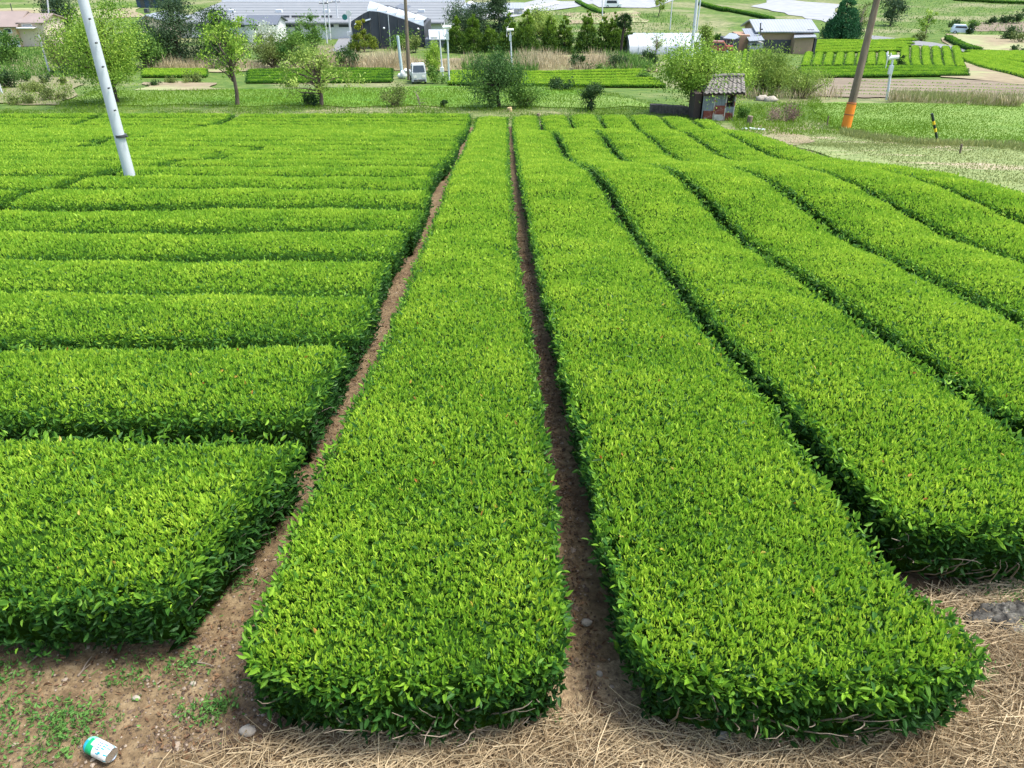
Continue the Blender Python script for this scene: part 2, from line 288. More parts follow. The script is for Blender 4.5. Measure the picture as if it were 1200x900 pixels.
# f(s,t)->x,y ; wfn(s)->half width
def hedge(b, f, wfn, Ls, H, r=.13, side=1.0, near=True, mult=1., young=.0, ends=(True, True)):
    """one hedge: inner body (material 1) + leaves (material 0), added to collector b"""
    # ---- body
    Hb = H - .045; ins = .05; r = min(r, H*.6)
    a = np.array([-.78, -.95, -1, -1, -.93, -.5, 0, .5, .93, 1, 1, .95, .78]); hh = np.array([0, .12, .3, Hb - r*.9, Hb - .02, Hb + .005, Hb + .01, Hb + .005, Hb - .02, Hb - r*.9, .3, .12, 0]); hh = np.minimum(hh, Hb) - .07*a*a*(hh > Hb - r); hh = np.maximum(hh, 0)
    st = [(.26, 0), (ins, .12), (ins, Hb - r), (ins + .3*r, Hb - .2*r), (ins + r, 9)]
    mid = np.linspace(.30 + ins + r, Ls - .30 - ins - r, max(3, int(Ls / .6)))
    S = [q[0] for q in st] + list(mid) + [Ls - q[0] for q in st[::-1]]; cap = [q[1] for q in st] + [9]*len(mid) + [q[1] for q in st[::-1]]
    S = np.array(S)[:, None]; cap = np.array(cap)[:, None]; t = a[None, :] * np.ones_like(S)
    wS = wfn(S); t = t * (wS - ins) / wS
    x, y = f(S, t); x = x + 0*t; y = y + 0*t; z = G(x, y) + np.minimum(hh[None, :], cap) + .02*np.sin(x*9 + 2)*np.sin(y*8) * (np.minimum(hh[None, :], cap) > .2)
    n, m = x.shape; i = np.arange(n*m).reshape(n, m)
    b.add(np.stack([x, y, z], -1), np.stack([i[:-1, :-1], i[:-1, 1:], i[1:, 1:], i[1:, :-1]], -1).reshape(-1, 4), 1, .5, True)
    # ---- shoots on the top
    def frame(s, t):
        x0, y0 = f(s, t); x1, y1 = f(s, t + .01); x2, y2 = f(s + .01, t)
        across = unit(np.stack([x1 - x0, y1 - y0, 0*x0], 1)); along = unit(np.stack([x2 - x0, y2 - y0, 0*x0], 1))
        return x0, y0, across, along
    def chunks(ds=.5):
        e = np.linspace(0, Ls, max(1, int(Ls / ds)) + 1); c = (e[:-1] + e[1:])/2
        x, y = f(c, 0*c); z = G(x, y) + H; d = np.sqrt(x*x + y*y + (z - CAMZ)**2); return e, c, d, visf(x, y, z)
    e, c, d, vf = chunks()
    def sample(rate):   # rate per metre of s
        cnt = rng.poisson(np.maximum(rate * np.diff(e), 0)); s = np.repeat(e[:-1], cnt) + rng.random(cnt.sum())*np.repeat(np.diff(e), cnt)
        return s
    s = sample(dens(d) * vf * 2 * wfn(c) * mult); n = len(s)
    if n:
        t = rng.uniform(-1, 1, n); w = wfn(s); ed = np.minimum(np.minimum((1 - np.abs(t))*w, s), Ls - s)
        q = np.clip(1 - ed/r, 0, 1)
        x, y, ac, al = frame(s, t)
        lump = .012*np.sin(x*3.1 + 1.3*np.sin(y*2.3)) + .010*np.sin(y*4.7 + x) + rng.normal(0, .007, n)
        z = G(x, y) + H - r*(1 - np.sqrt(1 - q*q)) + lump - .02 - .075*t*t
        isend = (np.minimum(s, Ls - s) < (1 - np.abs(t))*w)[:, None]
        out = np.where(isend, al*np.where(s < Ls/2, -1, 1)[:, None], ac*np.sign(t)[:, None])
        nrm = unit(np.array([0, 0, 1.])*np.sqrt(1 - q*q)[:, None] + out*q[:, None])
        p = np.stack([x, y, z], 1); dist = np.linalg.norm(p - CAM, axis=1); sc = lscale(dist) * rng.uniform(.75, 1.25, n)
        hi = dist < 9; nl = np.where(dist < 9, 4, np.where(dist < 20, 3, 2))
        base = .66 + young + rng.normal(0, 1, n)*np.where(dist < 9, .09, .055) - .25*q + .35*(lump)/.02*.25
        clump = .06*np.sin(x*5.3 + 2*np.sin(y*3.7)) * np.sin(y*6.1 + 1.7*np.sin(x*2.9))
        for k in range(4):
            for h in (True, False):
                mk = (nl > k) & (hi == h)
                N = mk.sum()
                if not N: continue
                if k < 3:   # upright young leaves
                    dd = unit(nrm[mk]*1.0 + rng.normal(0, .42, (N, 3)) + np.array([0, 0, .35])); L = rng.gamma(14, .0022, N)*sc[mk]; W = L*rng.uniform(.28, .42, N); tn = base[mk] + clump[mk] + rng.normal(0, .07, N)
                    off = rng.normal(0, .006, (N, 3))*sc[mk][:, None]
                else:       # wider mature leaf lying lower
                    dd = unit(nrm[mk]*.35 + rv(N)); L = rng.uniform(.03, .055, N)*sc[mk]; W = L*.45; tn = np.clip(rng.normal(.34, .12, N), 0, 1)
                    off = -nrm[mk]*.02 + rng.normal(0, .012, (N, 3))
                if not h: W = W*1.25
                add_leaves(b, p[mk] + off, dd, L, W, np.clip(tn, 0, 1), h, 0)
        # the odd faded leaf
        mk = (rng.random(n) < .0016) & (dist < 9); N = mk.sum()
        if N: add_leaves(b, p[mk] + nrm[mk]*.025, unit(rv(N) + nrm[mk]), rng.uniform(.03, .05, N), .02, rng.random(N), True, 2)
        # larger glossy old leaves showing through here and there
        mk = (rng.random(n) < .03) & (dist < 12); N = mk.sum()
        if N: add_leaves(b, p[mk] + nrm[mk]*.012, unit(rv(N)*[1, 1, .35]), rng.uniform(.05, .075, N), .03, rng.uniform(.1, .4, N), True, 0)
    # ---- sides
    def sideleaves(s, t, dirn, isend_sign=None):
        n = len(s)
        if not n: return
        x, y, ac, al = frame(s, t)
        out = ac*np.sign(t)[:, None] if isend_sign is None else al*isend_sign; sout = .2 if isend_sign is None else .5
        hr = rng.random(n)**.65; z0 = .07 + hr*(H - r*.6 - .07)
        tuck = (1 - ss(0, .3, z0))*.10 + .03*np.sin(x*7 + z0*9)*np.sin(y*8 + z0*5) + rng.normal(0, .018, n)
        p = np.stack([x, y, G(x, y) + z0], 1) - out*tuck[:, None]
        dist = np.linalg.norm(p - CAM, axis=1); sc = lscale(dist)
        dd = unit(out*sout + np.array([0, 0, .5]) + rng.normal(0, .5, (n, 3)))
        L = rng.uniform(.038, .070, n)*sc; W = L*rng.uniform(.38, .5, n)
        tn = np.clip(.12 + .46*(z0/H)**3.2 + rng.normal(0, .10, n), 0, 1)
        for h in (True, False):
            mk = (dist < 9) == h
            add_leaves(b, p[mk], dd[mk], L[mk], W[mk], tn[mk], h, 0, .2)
    for sg in (-1, 1):
        s = sample(dens(d)*.55 * vf * max(.05, H - .1) * side * mult * np.where(d < 14, 1, .7)); sideleaves(s, np.full(len(s), sg*1.), None)
    for k, (s0, sg) in enumerate(((0., -1), (Ls, 1))):
        if not ends[k]: continue
        x, y = f(np.array([s0]), np.array([0.])); dd = float(np.hypot(np.hypot(x, y), 3)[0]); N = rng.poisson(float(dens(dd)*.68*2*wfn(np.array([s0]))[0]*(H - .1)*side*mult))
        sideleaves(np.full(N, s0), rng.uniform(-1, 1, N), None, sg)
def branches(parent, f, wfn, s0, H, n=34, sgn=1, span=1.):
    """bare grey twigs showing under the leaves at a hedge end"""
    b = MB()
    for _ in range(n):
        t = rng.uniform(-.9, .9); s = s0 + sgn*rng.uniform(.10, .35)
        x, y = f(np.array([s]), np.array([t])); x2, y2 = f(np.array([s0 - sgn*rng.uniform(.02, .12)]), np.array([np.clip(t + rng.normal(0, .13)/wfn(np.array([.5]))[0], -.9, .9)]))
        z = float(G(x, y)[0]); h = rng.uniform(.22, .45)
        z = z; p0 = np.array([x[0], y[0], z]); p2 = np.array([x2[0], y2[0], z + h]); p1 = (p0 + p2)/2 + rng.normal(0, .05, 3)
        p3 = p2 + np.array([rng.normal(0, .08), rng.normal(0, .03), rng.uniform(.0, .10)])
        tt = np.linspace(0, 1, 9)[:, None]; cv = (1-tt)**3*p0 + 3*(1-tt)**2*tt*p1 + 3*(1-tt)*tt*tt*p2 + tt**3*p3 + rng.normal(0, .003, (9, 3)); b.tube(cv, np.linspace(.010, .002, 9)*rng.uniform(.5, 1), 5, 0, rng.random())
    return b.build('branches', TWIG, parent)
ORD = 'first second third fourth fifth sixth seventh eighth ninth tenth eleventh twelfth thirteenth fourteenth fifteenth sixteenth seventeenth eighteenth nineteenth twentieth twenty-first twenty-second twenty-third twenty-fourth twenty-fifth twenty-sixth twenty-seventh twenty-eighth'.split()
# ------------------------------------------------------------------ lengthwise hedges (right of the soil path)
Dg = [1.5, 2.4, 3.25, 6.4, 10, 17.8, 30, 46.4]
gx = [[.50, .47, .42, .33, .22, .06, -.02, -.10], [2.66, 2.55, 2.28, 2.13, 2.09, 1.90, 1.75, 1.60], [4.1, 4.0, 3.9, 3.88, 3.82, 3.67, 3.5, 3.32],
      [5.7, 5.65, 5.6, 5.55, 5.52, 5.45, 5.3, 5.05], [7.4, 7.4, 7.4, 7.35, 7.3, 7.1, 6.95, 6.85], [9.1, 9.1, 9.1, 9.1, 9.05, 8.8, 8.55, 8.75], [10.8, 10.8, 10.8, 10.8, 10.8, 10.25, 10.05, 10.5], [11.2, 11.2, 11.2, 11.2, 11.2, 10.6, 10.5, 12.0]]
leftedge = [-1.38, -1.37, -1.33, -1.24, -1.33, -1.44, -1.7, -2.12]
gapw = lambda y, k: np.interp(y, [2.2, 3.2, 5, 10, 46], [.19, .155, .135, .145, .16]) + (.015 if k == 0 else -.01)
def curve(v):
    def g(y): return np.interp(y, Dg, v)
    return g
Lc = [curve(leftedge)] + [(lambda c, k: (lambda y: c(y) + gapw(y, k)))(curve(g), k) for k, g in enumerate(gx[:-1])]
Rc = [(lambda c, k: (lambda y: c(y) - gapw(y, k)))(curve(g), k) for k, g in enumerate(gx)]
starts = [2.30, 2.28, 3.4, 4.3, 5.0, 6.6, 8.6, 35.]; endsD = [46.3, 46.2, 46.0, 46.1, 45.8, 45.7, 45.5, 44.8]
lbl = ['long tea hedge beside the bare soil path, its near end standing over straw',
       'long tea hedge between the dark furrow and the straw corner, widest in the foreground',
       'long tea hedge whose near end stops above the straw beside the grey rock',
       'long tea hedge, fourth from the bare soil path',
       'long tea hedge, fifth from the bare soil path', 'long tea hedge, sixth from the bare soil path',
       'long tea hedge, seventh from the bare soil path', 'shorter tea hedge farthest right, ending just before the tiled shed']
GT = 'long tea hedges running away from the camera'
H0 = .62
cut8 = 7
for k in range(8):
    L_, R_ = Lc[k], Rc[k]; s0, s1 = starts[k], endsD[k]; Ls = s1 - s0
    def wfn(s, L_=L_, R_=R_, s0=s0, Ls=Ls):
        y = s0 + np.asarray(s, float); w = (R_(y) - L_(y))/2; e = np.minimum(s, Ls - s)
        return w * (1 - .05*np.clip(1 - e/.3, 0, 1)**2) + .008*np.sin(y*2.1 + k*2) + .008*np.sin(y*5.3 + k)
    def f(s, t, L_=L_, R_=R_, s0=s0, wfn=wfn):
        y = s0 + s + 0*t; c = (L_(y) + R_(y))/2 + .015*np.sin(y*.55 + k*1.9)*ss(6, 12, y); 
        return c + t*wfn(s), y + .16*(np.abs(t)**2.5)*np.clip(1 - s/.8, 0, 1) + 0*c
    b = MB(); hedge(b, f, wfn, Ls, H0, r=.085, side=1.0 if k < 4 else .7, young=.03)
    o0 = (float(f(np.array([0.]), np.array([0.]))[0][0]), s0, float(G(f(np.array([0.]), np.array([0.]))[0][0], s0)))
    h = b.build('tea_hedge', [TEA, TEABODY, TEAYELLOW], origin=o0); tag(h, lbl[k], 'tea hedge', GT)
    if k < 3: branches(h, f, wfn, 0., H0, 30)
# ------------------------------------------------------------------ crosswise hedges (left of the path)
def endx(y): return np.interp(y, [2.9, 4.5, 6.5, 10, 17.8, 30, 47], [-1.82, -1.64, -1.65, -1.73, -1.82, -2.17, -2.6])
GC = 'crosswise tea hedges left of the soil path'
NR = 25
for k in range(NR):
    y0 = 2.92 + 1.8*k; wid = .765; yc = y0 + .80
    zc = yc*CP - (float(G(-5, yc)) + H0 - CAMZ)*SP; xl = -(650/F*zc + 1.5)
    brk = []
    if 6 <= k <= 12: brk.append((np.interp(k, [6, 12], [-9.9, -8.6]) + rng.normal(0, .3), .22))
    if 12 < k: brk.append((np.interp(k, [13, 24], [-15.2, -17.0]) + rng.normal(0, .35), .28))
    if k >= 19: brk.append((np.interp(k, [19, 24], [-25.5, -24.8]) + rng.normal(0, .3), .22))
    xr = float(endx(yc)) + rng.normal(0, .05); segs = []; a = xr
    for (bx, bw) in brk: segs.append((a, bx + bw)); a = bx - bw
    segs.append((a, xl))
    for j, (xa, xb) in enumerate(segs):
        Ls = xa - xb
        def wfn(s, Ls=Ls, k=k): e = np.minimum(s, Ls - s); return (wid + .03*np.sin(np.asarray(s)*1.1 + k*2)) * (1 - .07*np.clip(1 - e/.35, 0, 1)**2)
        def f(s, t, xa=xa, yc=yc, wfn=wfn, k=k):
            x = xa - s + 0*t + ((.18*t) if k == 0 else 0.)*np.clip(1 - s/1., 0, 1); y = yc + .07*np.sin(x*.33 + k*1.7) + .05*np.sin(x*.9 + k) + .0*x; return x, y + t*wfn(s)
        b = MB(); hedge(b, f, wfn, Ls, H0 + .035 + rng.normal(0, .012), r=.12, side=1.0, young=0 if k > 5 else -.02, mult=.95, ends=(True, False))
        where = ['reaching the soil path', 'beyond its first break', 'beyond its second break'][j]
        if len(segs) == 1: where = 'ending at the soil path'
        lb = f'crosswise tea hedge, {ORD[k]} row from the front, {where}'
        if k == 0 : lb = 'nearest crosswise tea hedge, bulky, its dark leafy corner by the soil path'
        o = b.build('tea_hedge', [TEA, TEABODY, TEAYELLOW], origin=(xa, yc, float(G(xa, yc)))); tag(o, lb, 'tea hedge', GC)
        if k < 3 and j == 0:
            # twigs on the end that faces the path
            branches(o, f, wfn, .06, H0, 12)
# ------------------------------------------------------------------ foreground litter
def at_ground(x, y, h=0): return np.stack([x, y, G(x, y) + .035 + h], 1)
def straw_region(n):
    x = []; y = []
    while len(x) < n:
        a = rng.uniform(-2.1, 5.2); c = rng.uniform(1.75, 3.9)
        lim = np.interp(a, [-1.9, -1.2, 0, 2.2, 2.5, 3.5, 5.2], [2.25, 2.38, 2.48, 2.55, 3.3, 3.65, 4.2])
        if c < lim + rng.normal(0, .05): 
            if a < -1.2 and rng.random() < (-1.2 - a)*1.3 + .2: continue
            x.append(a); y.append(c)
    return np.array(x), np.array(y)
b = MB(); N = 26000; x, y = straw_region(N)
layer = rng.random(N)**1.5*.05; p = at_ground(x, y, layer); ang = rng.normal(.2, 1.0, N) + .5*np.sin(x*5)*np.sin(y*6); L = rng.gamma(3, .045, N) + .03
d = np.stack([np.cos(ang), np.sin(ang), rng.normal(0, .10, N)], 1); pr = np.stack([-np.sin(ang), np.cos(ang), 0*ang], 1)*(rng.gamma(4, .00028, N) + .0006)[:, None]
bend = rng.normal(0, .05, N)[:, None]*L[:, None]*pr/np.linalg.norm(pr, axis=1)[:, None]
up = np.array([0, 0, .0035]); q = [p - d*L[:, None]/2, p + bend, p + d*L[:, None]/2]
V = np.stack([q[0] - pr, q[0] + up, q[0] + pr, q[1] - pr, q[1] + up, q[1] + pr, q[2] - pr, q[2] + up, q[2] + pr], 1).reshape(-1, 3)
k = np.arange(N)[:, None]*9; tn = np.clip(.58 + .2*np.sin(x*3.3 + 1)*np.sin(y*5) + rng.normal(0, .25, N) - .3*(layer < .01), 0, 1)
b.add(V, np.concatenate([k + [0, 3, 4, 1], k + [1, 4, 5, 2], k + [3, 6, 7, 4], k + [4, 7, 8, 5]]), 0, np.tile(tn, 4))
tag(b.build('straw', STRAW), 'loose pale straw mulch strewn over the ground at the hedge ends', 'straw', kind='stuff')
# pebbles
def rocks(b, x, y, r, h=0):
    n = len(x); base = np.array([[1,0,0],[.3,.9,0],[-.8,.6,0],[-.8,-.6,0],[.3,-.9,0],[.1,0,.75]]); c = at_ground(x, y, h)
    a = rng.uniform(0, 6.3, n); sc = rng.uniform(.6, 1.2, (n, 6, 1)); B = base[None]*sc*r[:, None, None]
    V = np.stack([B[:, :, 0]*np.cos(a)[:, None] - B[:, :, 1]*np.sin(a)[:, None], B[:, :, 0]*np.sin(a)[:, None] + B[:, :, 1]*np.cos(a)[:, None], B[:, :, 2]], 2) + c[:, None]
    k = np.arange(n)[:, None]*6; t = rng.random(n)
    b.add(V.reshape(-1, 3), np.concatenate([k + [0, 1, 5], k + [1, 2, 5], k + [2, 3, 5], k + [3, 4, 5], k + [4, 0, 5]]), 0, np.tile(t, 5))
def pathx(n, ya, yb):
    y = ya + (yb - ya)*rng.random(n)**1.6; L = endx(y) + .0; Rr = np.interp(y, Dg, leftedge)
    return L - .1 + (Rr - L + .2)*rng.random(n), y
PEB = leafmat('pebble', [(0, (.07, .048, .034)), (.75, (.16, .115, .08)), (1, (.34, .28, .22))], 0., .9, .2)
b = MB(); x, y = pathx(7000, 2.3, 14); rocks(b, x, y, rng.gamma(1.6, .0024, len(x)) + .002)
x = rng.uniform(-3.6, -.6, 5200); y = rng.uniform(1.9, 3.05, 5200); rocks(b, x, y, rng.gamma(1.6, .0024, len(x)) + .002)
y = rng.uniform(2.2, 12, 2600); x = np.interp(y, Dg, gx[0]) + rng.normal(0, .07, 2600); rocks(b, x, y, rng.gamma(2, .003, len(x)) + .003)
tag(b.build('gravel', PEB), 'small pebbles and crumbs of earth on the bare soil', 'gravel', kind='stuff')
# dead leaves
b = MB()
x, y = pathx(900, 2.3, 16); x2 = rng.uniform(-3.6, -.9, 420); y2 = rng.uniform(2.0, 3.1, 420); y3 = rng.uniform(2.3, 14, 1100); x3 = np.interp(y3, Dg, gx[0]) + rng.normal(0, .08, 1100)
x = np.concatenate([x, x2, x3]); y = np.concatenate([y, y2, y3]); N = len(x)
add_leaves(b, at_ground(x, y, .006), unit(rv(N)*[1, 1, .25]), rng.uniform(.02, .045, N), rng.uniform(.01, .02, N), rng.random(N), True, 0, .2)
tag(b.build('fallen_leaves', DEADLEAF), 'brown fallen leaves scattered along the soil path and furrow', 'leaves', kind='stuff')
# weeds: low mats of small leaves
b = MB(); wc = []
for (u, v, r, n) in [(95, 845, .12, 260), (75, 850, .08, 150), (10, 800, .12, 220), (20, 840, .10, 160), (245, 840, .09, 240), (262, 832, .05, 100), (150, 800, .09, 130), (120, 745, .10, 120), (200, 790, .12, 160), (40, 770, .14, 160),
                     (300, 640, .08, 130), (285, 690, .10, 130), (215, 730, .14, 180), (312, 632, .06, 100), (235, 780, .07, 80), (30, 880, .2, 260), (70, 890, .1, 120), (515, 855, .03, 14), (465, 880, .03, 12), (555, 880, .035, 14), (1165, 690, .16, 300), (1185, 700, .12, 240), (1130, 655, .08, 70), (1120, 810, .10, 90), (1150, 800, .08, 60), (640, 850, .04, 20), (165, 745, .1, 120), (95, 870, .12, 120)]:
    n = int(n*.6); c = P(u, v); nx = rng.normal(c[0], r, n); ny = rng.normal(c[1], r*.6, n); wc.append((nx, ny))
x = np.concatenate([q[0] for q in wc]); y = np.concatenate([q[1] for q in wc]); N = len(x)
add_leaves(b, at_ground(x, y, rng.uniform(.002, .045, N)), unit(rng.normal(0, 1, (N, 3))*[1, 1, .3] + [0, 0, .35]), rng.uniform(.014, .036, N), rng.uniform(.008, .02, N), np.clip(rng.normal(.5, .25, N), 0, 1), True, 0)
# thin grass shoots in the same mats
N2 = 900; i = rng.integers(0, N, N2); add_leaves(b, at_ground(x[i], y[i]), unit(rng.normal(0, .6, (N2, 3)) + [0, 0, .9]), rng.uniform(.03, .08, N2), .004, rng.uniform(.5, 1, N2), True, 0)
tag(b.build('weeds', WEED), 'small green weeds sprouting on the bare soil at the hedge feet', 'weeds', kind='stuff')
# sticks
for (u, v, L, a, lab) in [(240, 785, .16, -.3, 'pale twig lying on bare soil between the nearest hedges'), (103, 788, .13, 1.4, 'forked dead twig on the soil under the nearest crosswise hedge'), (47, 776, .12, .8, 'short curved bark strip under the nearest crosswise hedge')]:
    c = P(u, v); b = MB(); q = [c + np.array([math.cos(a)*L*s, math.sin(a)*L*s, .045 + .01*math.sin(s*5)]) for s in (-.5, -.2, .1, .5)]
    b.tube(q, [.006, .005, .004, .002], 6); b.tube([q[1], q[1] + np.array([.03, .04, .01])], [.004, .002], 5)
    tag(b.build('twig', TWIG, origin=c), lab, 'twig', 'dead twigs on the soil')
# stones
STONE = surf('stone', [(.3, (.20, .18, .15)), (.55, (.38, .34, .28)), (.75, (.55, .5, .42))], scale=14, rough=.9, bump=.7, bscale=40, bdist=.01)
ROCKM = surf('lichen_rock', [(.40, (.035, .033, .03)), (.55, (.12, .115, .10)), (.66, (.5, .48, .44))], scale=7, detail=12, rough=.95, bump=1, bscale=16, bdist=.03, scale2=9, stops2=[(.3, (.08, .11, .03)), (.7, (.2, .22, .06))], mask=(.56, .64))
def stone(u, v, r, lab, m=STONE, seg=12, rings=8, nz=.16):
    c = P(u, v); b = MB(); b.blob(c + np.array([0, 0, r[2]*.35 + .03]), r, 0, .5, seg, rings, nz); return tag(b.build('stone' if m is STONE else 'rock', m, origin=c), lab, 'stone' if m is STONE else 'rock', 'stones lying on the soil' if m is STONE else None)
stone(292, 862, (.045, .035, .03), 'flat tan stone half buried in straw near the soil path')
stone(162, 824, (.025, .018, .015), 'small whitish stone on bare soil beside the weeds')
stone(321, 607, (.03, .025, .02), 'pale stone on the soil path beside the second crosswise hedge')
stone(228, 806, (.02, .016, .013), 'tiny pale pebble in the middle of the soil path mouth')
stone(322, 623, (.025, .02, .015), 'whitish stone in the narrow soil path, just nearer than a pale one')
stone(845, 868, (.04, .03, .03), 'white speckled stone at the foot of the widest hedge')
stone(687, 735, (.035, .028, .02), 'grey stone in the dark furrow between two hedges')
stone(702, 796, (.02, .02, .015), 'small grey stone at the near mouth of the dark furrow')
c = P(1168, 733); b = MB()
r_ = rng.normal(size=(14, 7))
for (dx, dy, sx, sy, sz) in [(0, 0, .17, .08, .06), (.16, .03, .15, .09, .075), (-.13, .0, .11, .06, .05), (.42, .03, .22, .10, .07), (.28, -.03, .12, .07, .05), (.62, .0, .2, .1, .06), (.06, .05, .09, .05, .075), (.08, -.07, .16, .05, .04), (-.02, .06, .1, .05, .06)]:
    b.blob(c + np.array([dx, dy, .03]), (sx, sy, sz*1.2), 0, .5, 26, 16, .2)
tag(b.build('rock', ROCKM, origin=c), 'long grey lichen-stained rock in the straw at the right edge', 'rock')
# ------------------------------------------------------------------ drinks can
def can():
    r0, Lc_ = .043, .165
    A = P(104, 884); B_ = P(144, 898)
    c = (A + B_)/2; a = math.atan2(-(P(140, 897) - P(96, 876))[1], -(P(140, 897) - P(96, 876))[0])
    root = empty('drinks_can', c, 'crumpled white and green drinks can lying among weeds on the soil', 'drinks can')
    M0 = plain('can_white', (.72, .75, .76), .35, .2, .05, 20); M1 = plain('can_green', (.01, .32, .13), .35, .1, .1, 20); M2 = plain('can_teal', (.02, .33, .45), .35, .1, .1, 20); M3 = plain('can_navy', (.03, .12, .2), .4, 0, .1, 20); M4 = plain('can_metal', (.6, .62, .64), .25, .9, .1, 30); M5 = plain('can_mint', (.25, .7, .5), .35, .1, .1, 20)
    ax = np.array([math.cos(a), math.sin(a), 0]); sd = np.array([-math.sin(a), math.cos(a), 0]); o = c + np.array([0, 0, r0 + .04])
    def shp(s, ph, k=1.):   # s along, from -L/2 .. L/2; a dent in the flank
        rr = r0*k*(1 - .14*np.exp(-((s - .015)/.035)**2 - ((np.angle(np.exp(1j*(ph - 1.0))))/.7)**2) - .08*np.exp(-((s + .05)/.02)**2 - ((np.angle(np.exp(1j*(ph - 2.4))))/.6)**2))
        return o + ax*s + sd*(rr*math.cos(ph)) + np.array([0, 0, 1])*(rr*math.sin(ph))
    b = MB(); S = [-.0825, -.079, -.07, -.06, -.04, -.02, 0, .02, .04, .06, .07, .079, .0825]; K = [.80, .88, .98, 1, 1, 1, 1, 1, 1, 1, .97, .88, .82]; n = 40
    V = [shp(s, 2*math.pi*j/n, k) for s, k in zip(S, K) for j in range(n)]; V = np.array(V)
    for i in range(len(S) - 1):
        for j in range(n):
            ph = 2*math.pi*(j + .5)/n; s = (S[i] + S[i+1])/2; m = 0
            if i <= 0 or i >= len(S) - 2: m = 4
            elif s > .05: m = 2 if ph < 1.6 or ph > 5.5 else 5
            elif s > .02 and (ph < 1.3 or ph > 5.6): m = 1
            elif s > .035: m = 1 if ph < 2.0 else 5
            elif s < -.06: m = 0 if j % 5 else 2
            b.add(V[[i*n + j, i*n + (j+1) % n, (i+1)*n + (j+1) % n, (i+1)*n + j]], [[0, 1, 2, 3]], m, .5, True)
    b.build('body', [M0, M1, M2, M3, M4, M5], root)
    for s, k, nm in ((-.0825, .80, 'can_lid'), (.0825, .82, 'can_bottom')):
        b = MB(); sg = 1 if s > 0 else -1
        ring = [shp(s, 2*math.pi*j/n, k) for j in range(n)]; inner = [shp(s - sg*.004, 2*math.pi*j/n, k*.86) for j in range(n)]; cc = o + ax*(s - sg*.006)
        VV = np.array(ring + inner + [cc]); b.add(VV, [[j, (j+1) % n, n + (j+1) % n, n + j] for j in range(n)]); b.add(VV, [[n + j, n + (j+1) % n, 2*n] for j in range(n)]); b.build(nm, M4, root)
    b = MB()        # lettering-like label strokes and emblem dots, set just proud of the wall
    def strip(s0, s1, p0, p1, m):
        G_ = [shp(s, p, 1.012) for s in np.linspace(s0, s1, 4) for p in np.linspace(p0, p1, 4)]
        b.add(G_, [[i*4 + j, i*4 + j + 1, (i+1)*4 + j + 1, (i+1)*4 + j] for i in range(3) for j in range(3)], m)
    for k in range(5):
        p = 1.15 + k*.2; strip(.010, .028, p, p + .045, 1); strip(.010, .013, p, p + .13, 1)
    for k in range(4):
        p = 1.0 + k*.28; strip(-.018, .002, p, p + .07, 1); strip(-.018, -.012, p, p + .2, 1); strip(-.003, .002, p, p + .16, 1)
    for k in range(3): strip(-.05, -.03, 1.3 + k*.3, 1.45 + k*.3, 0)
    strip(-.04, -.022, .7, .95, 0); strip(-.03, -.01, .55, .68, 0)
    b.build('label_print', [M2, M3], root)
can()
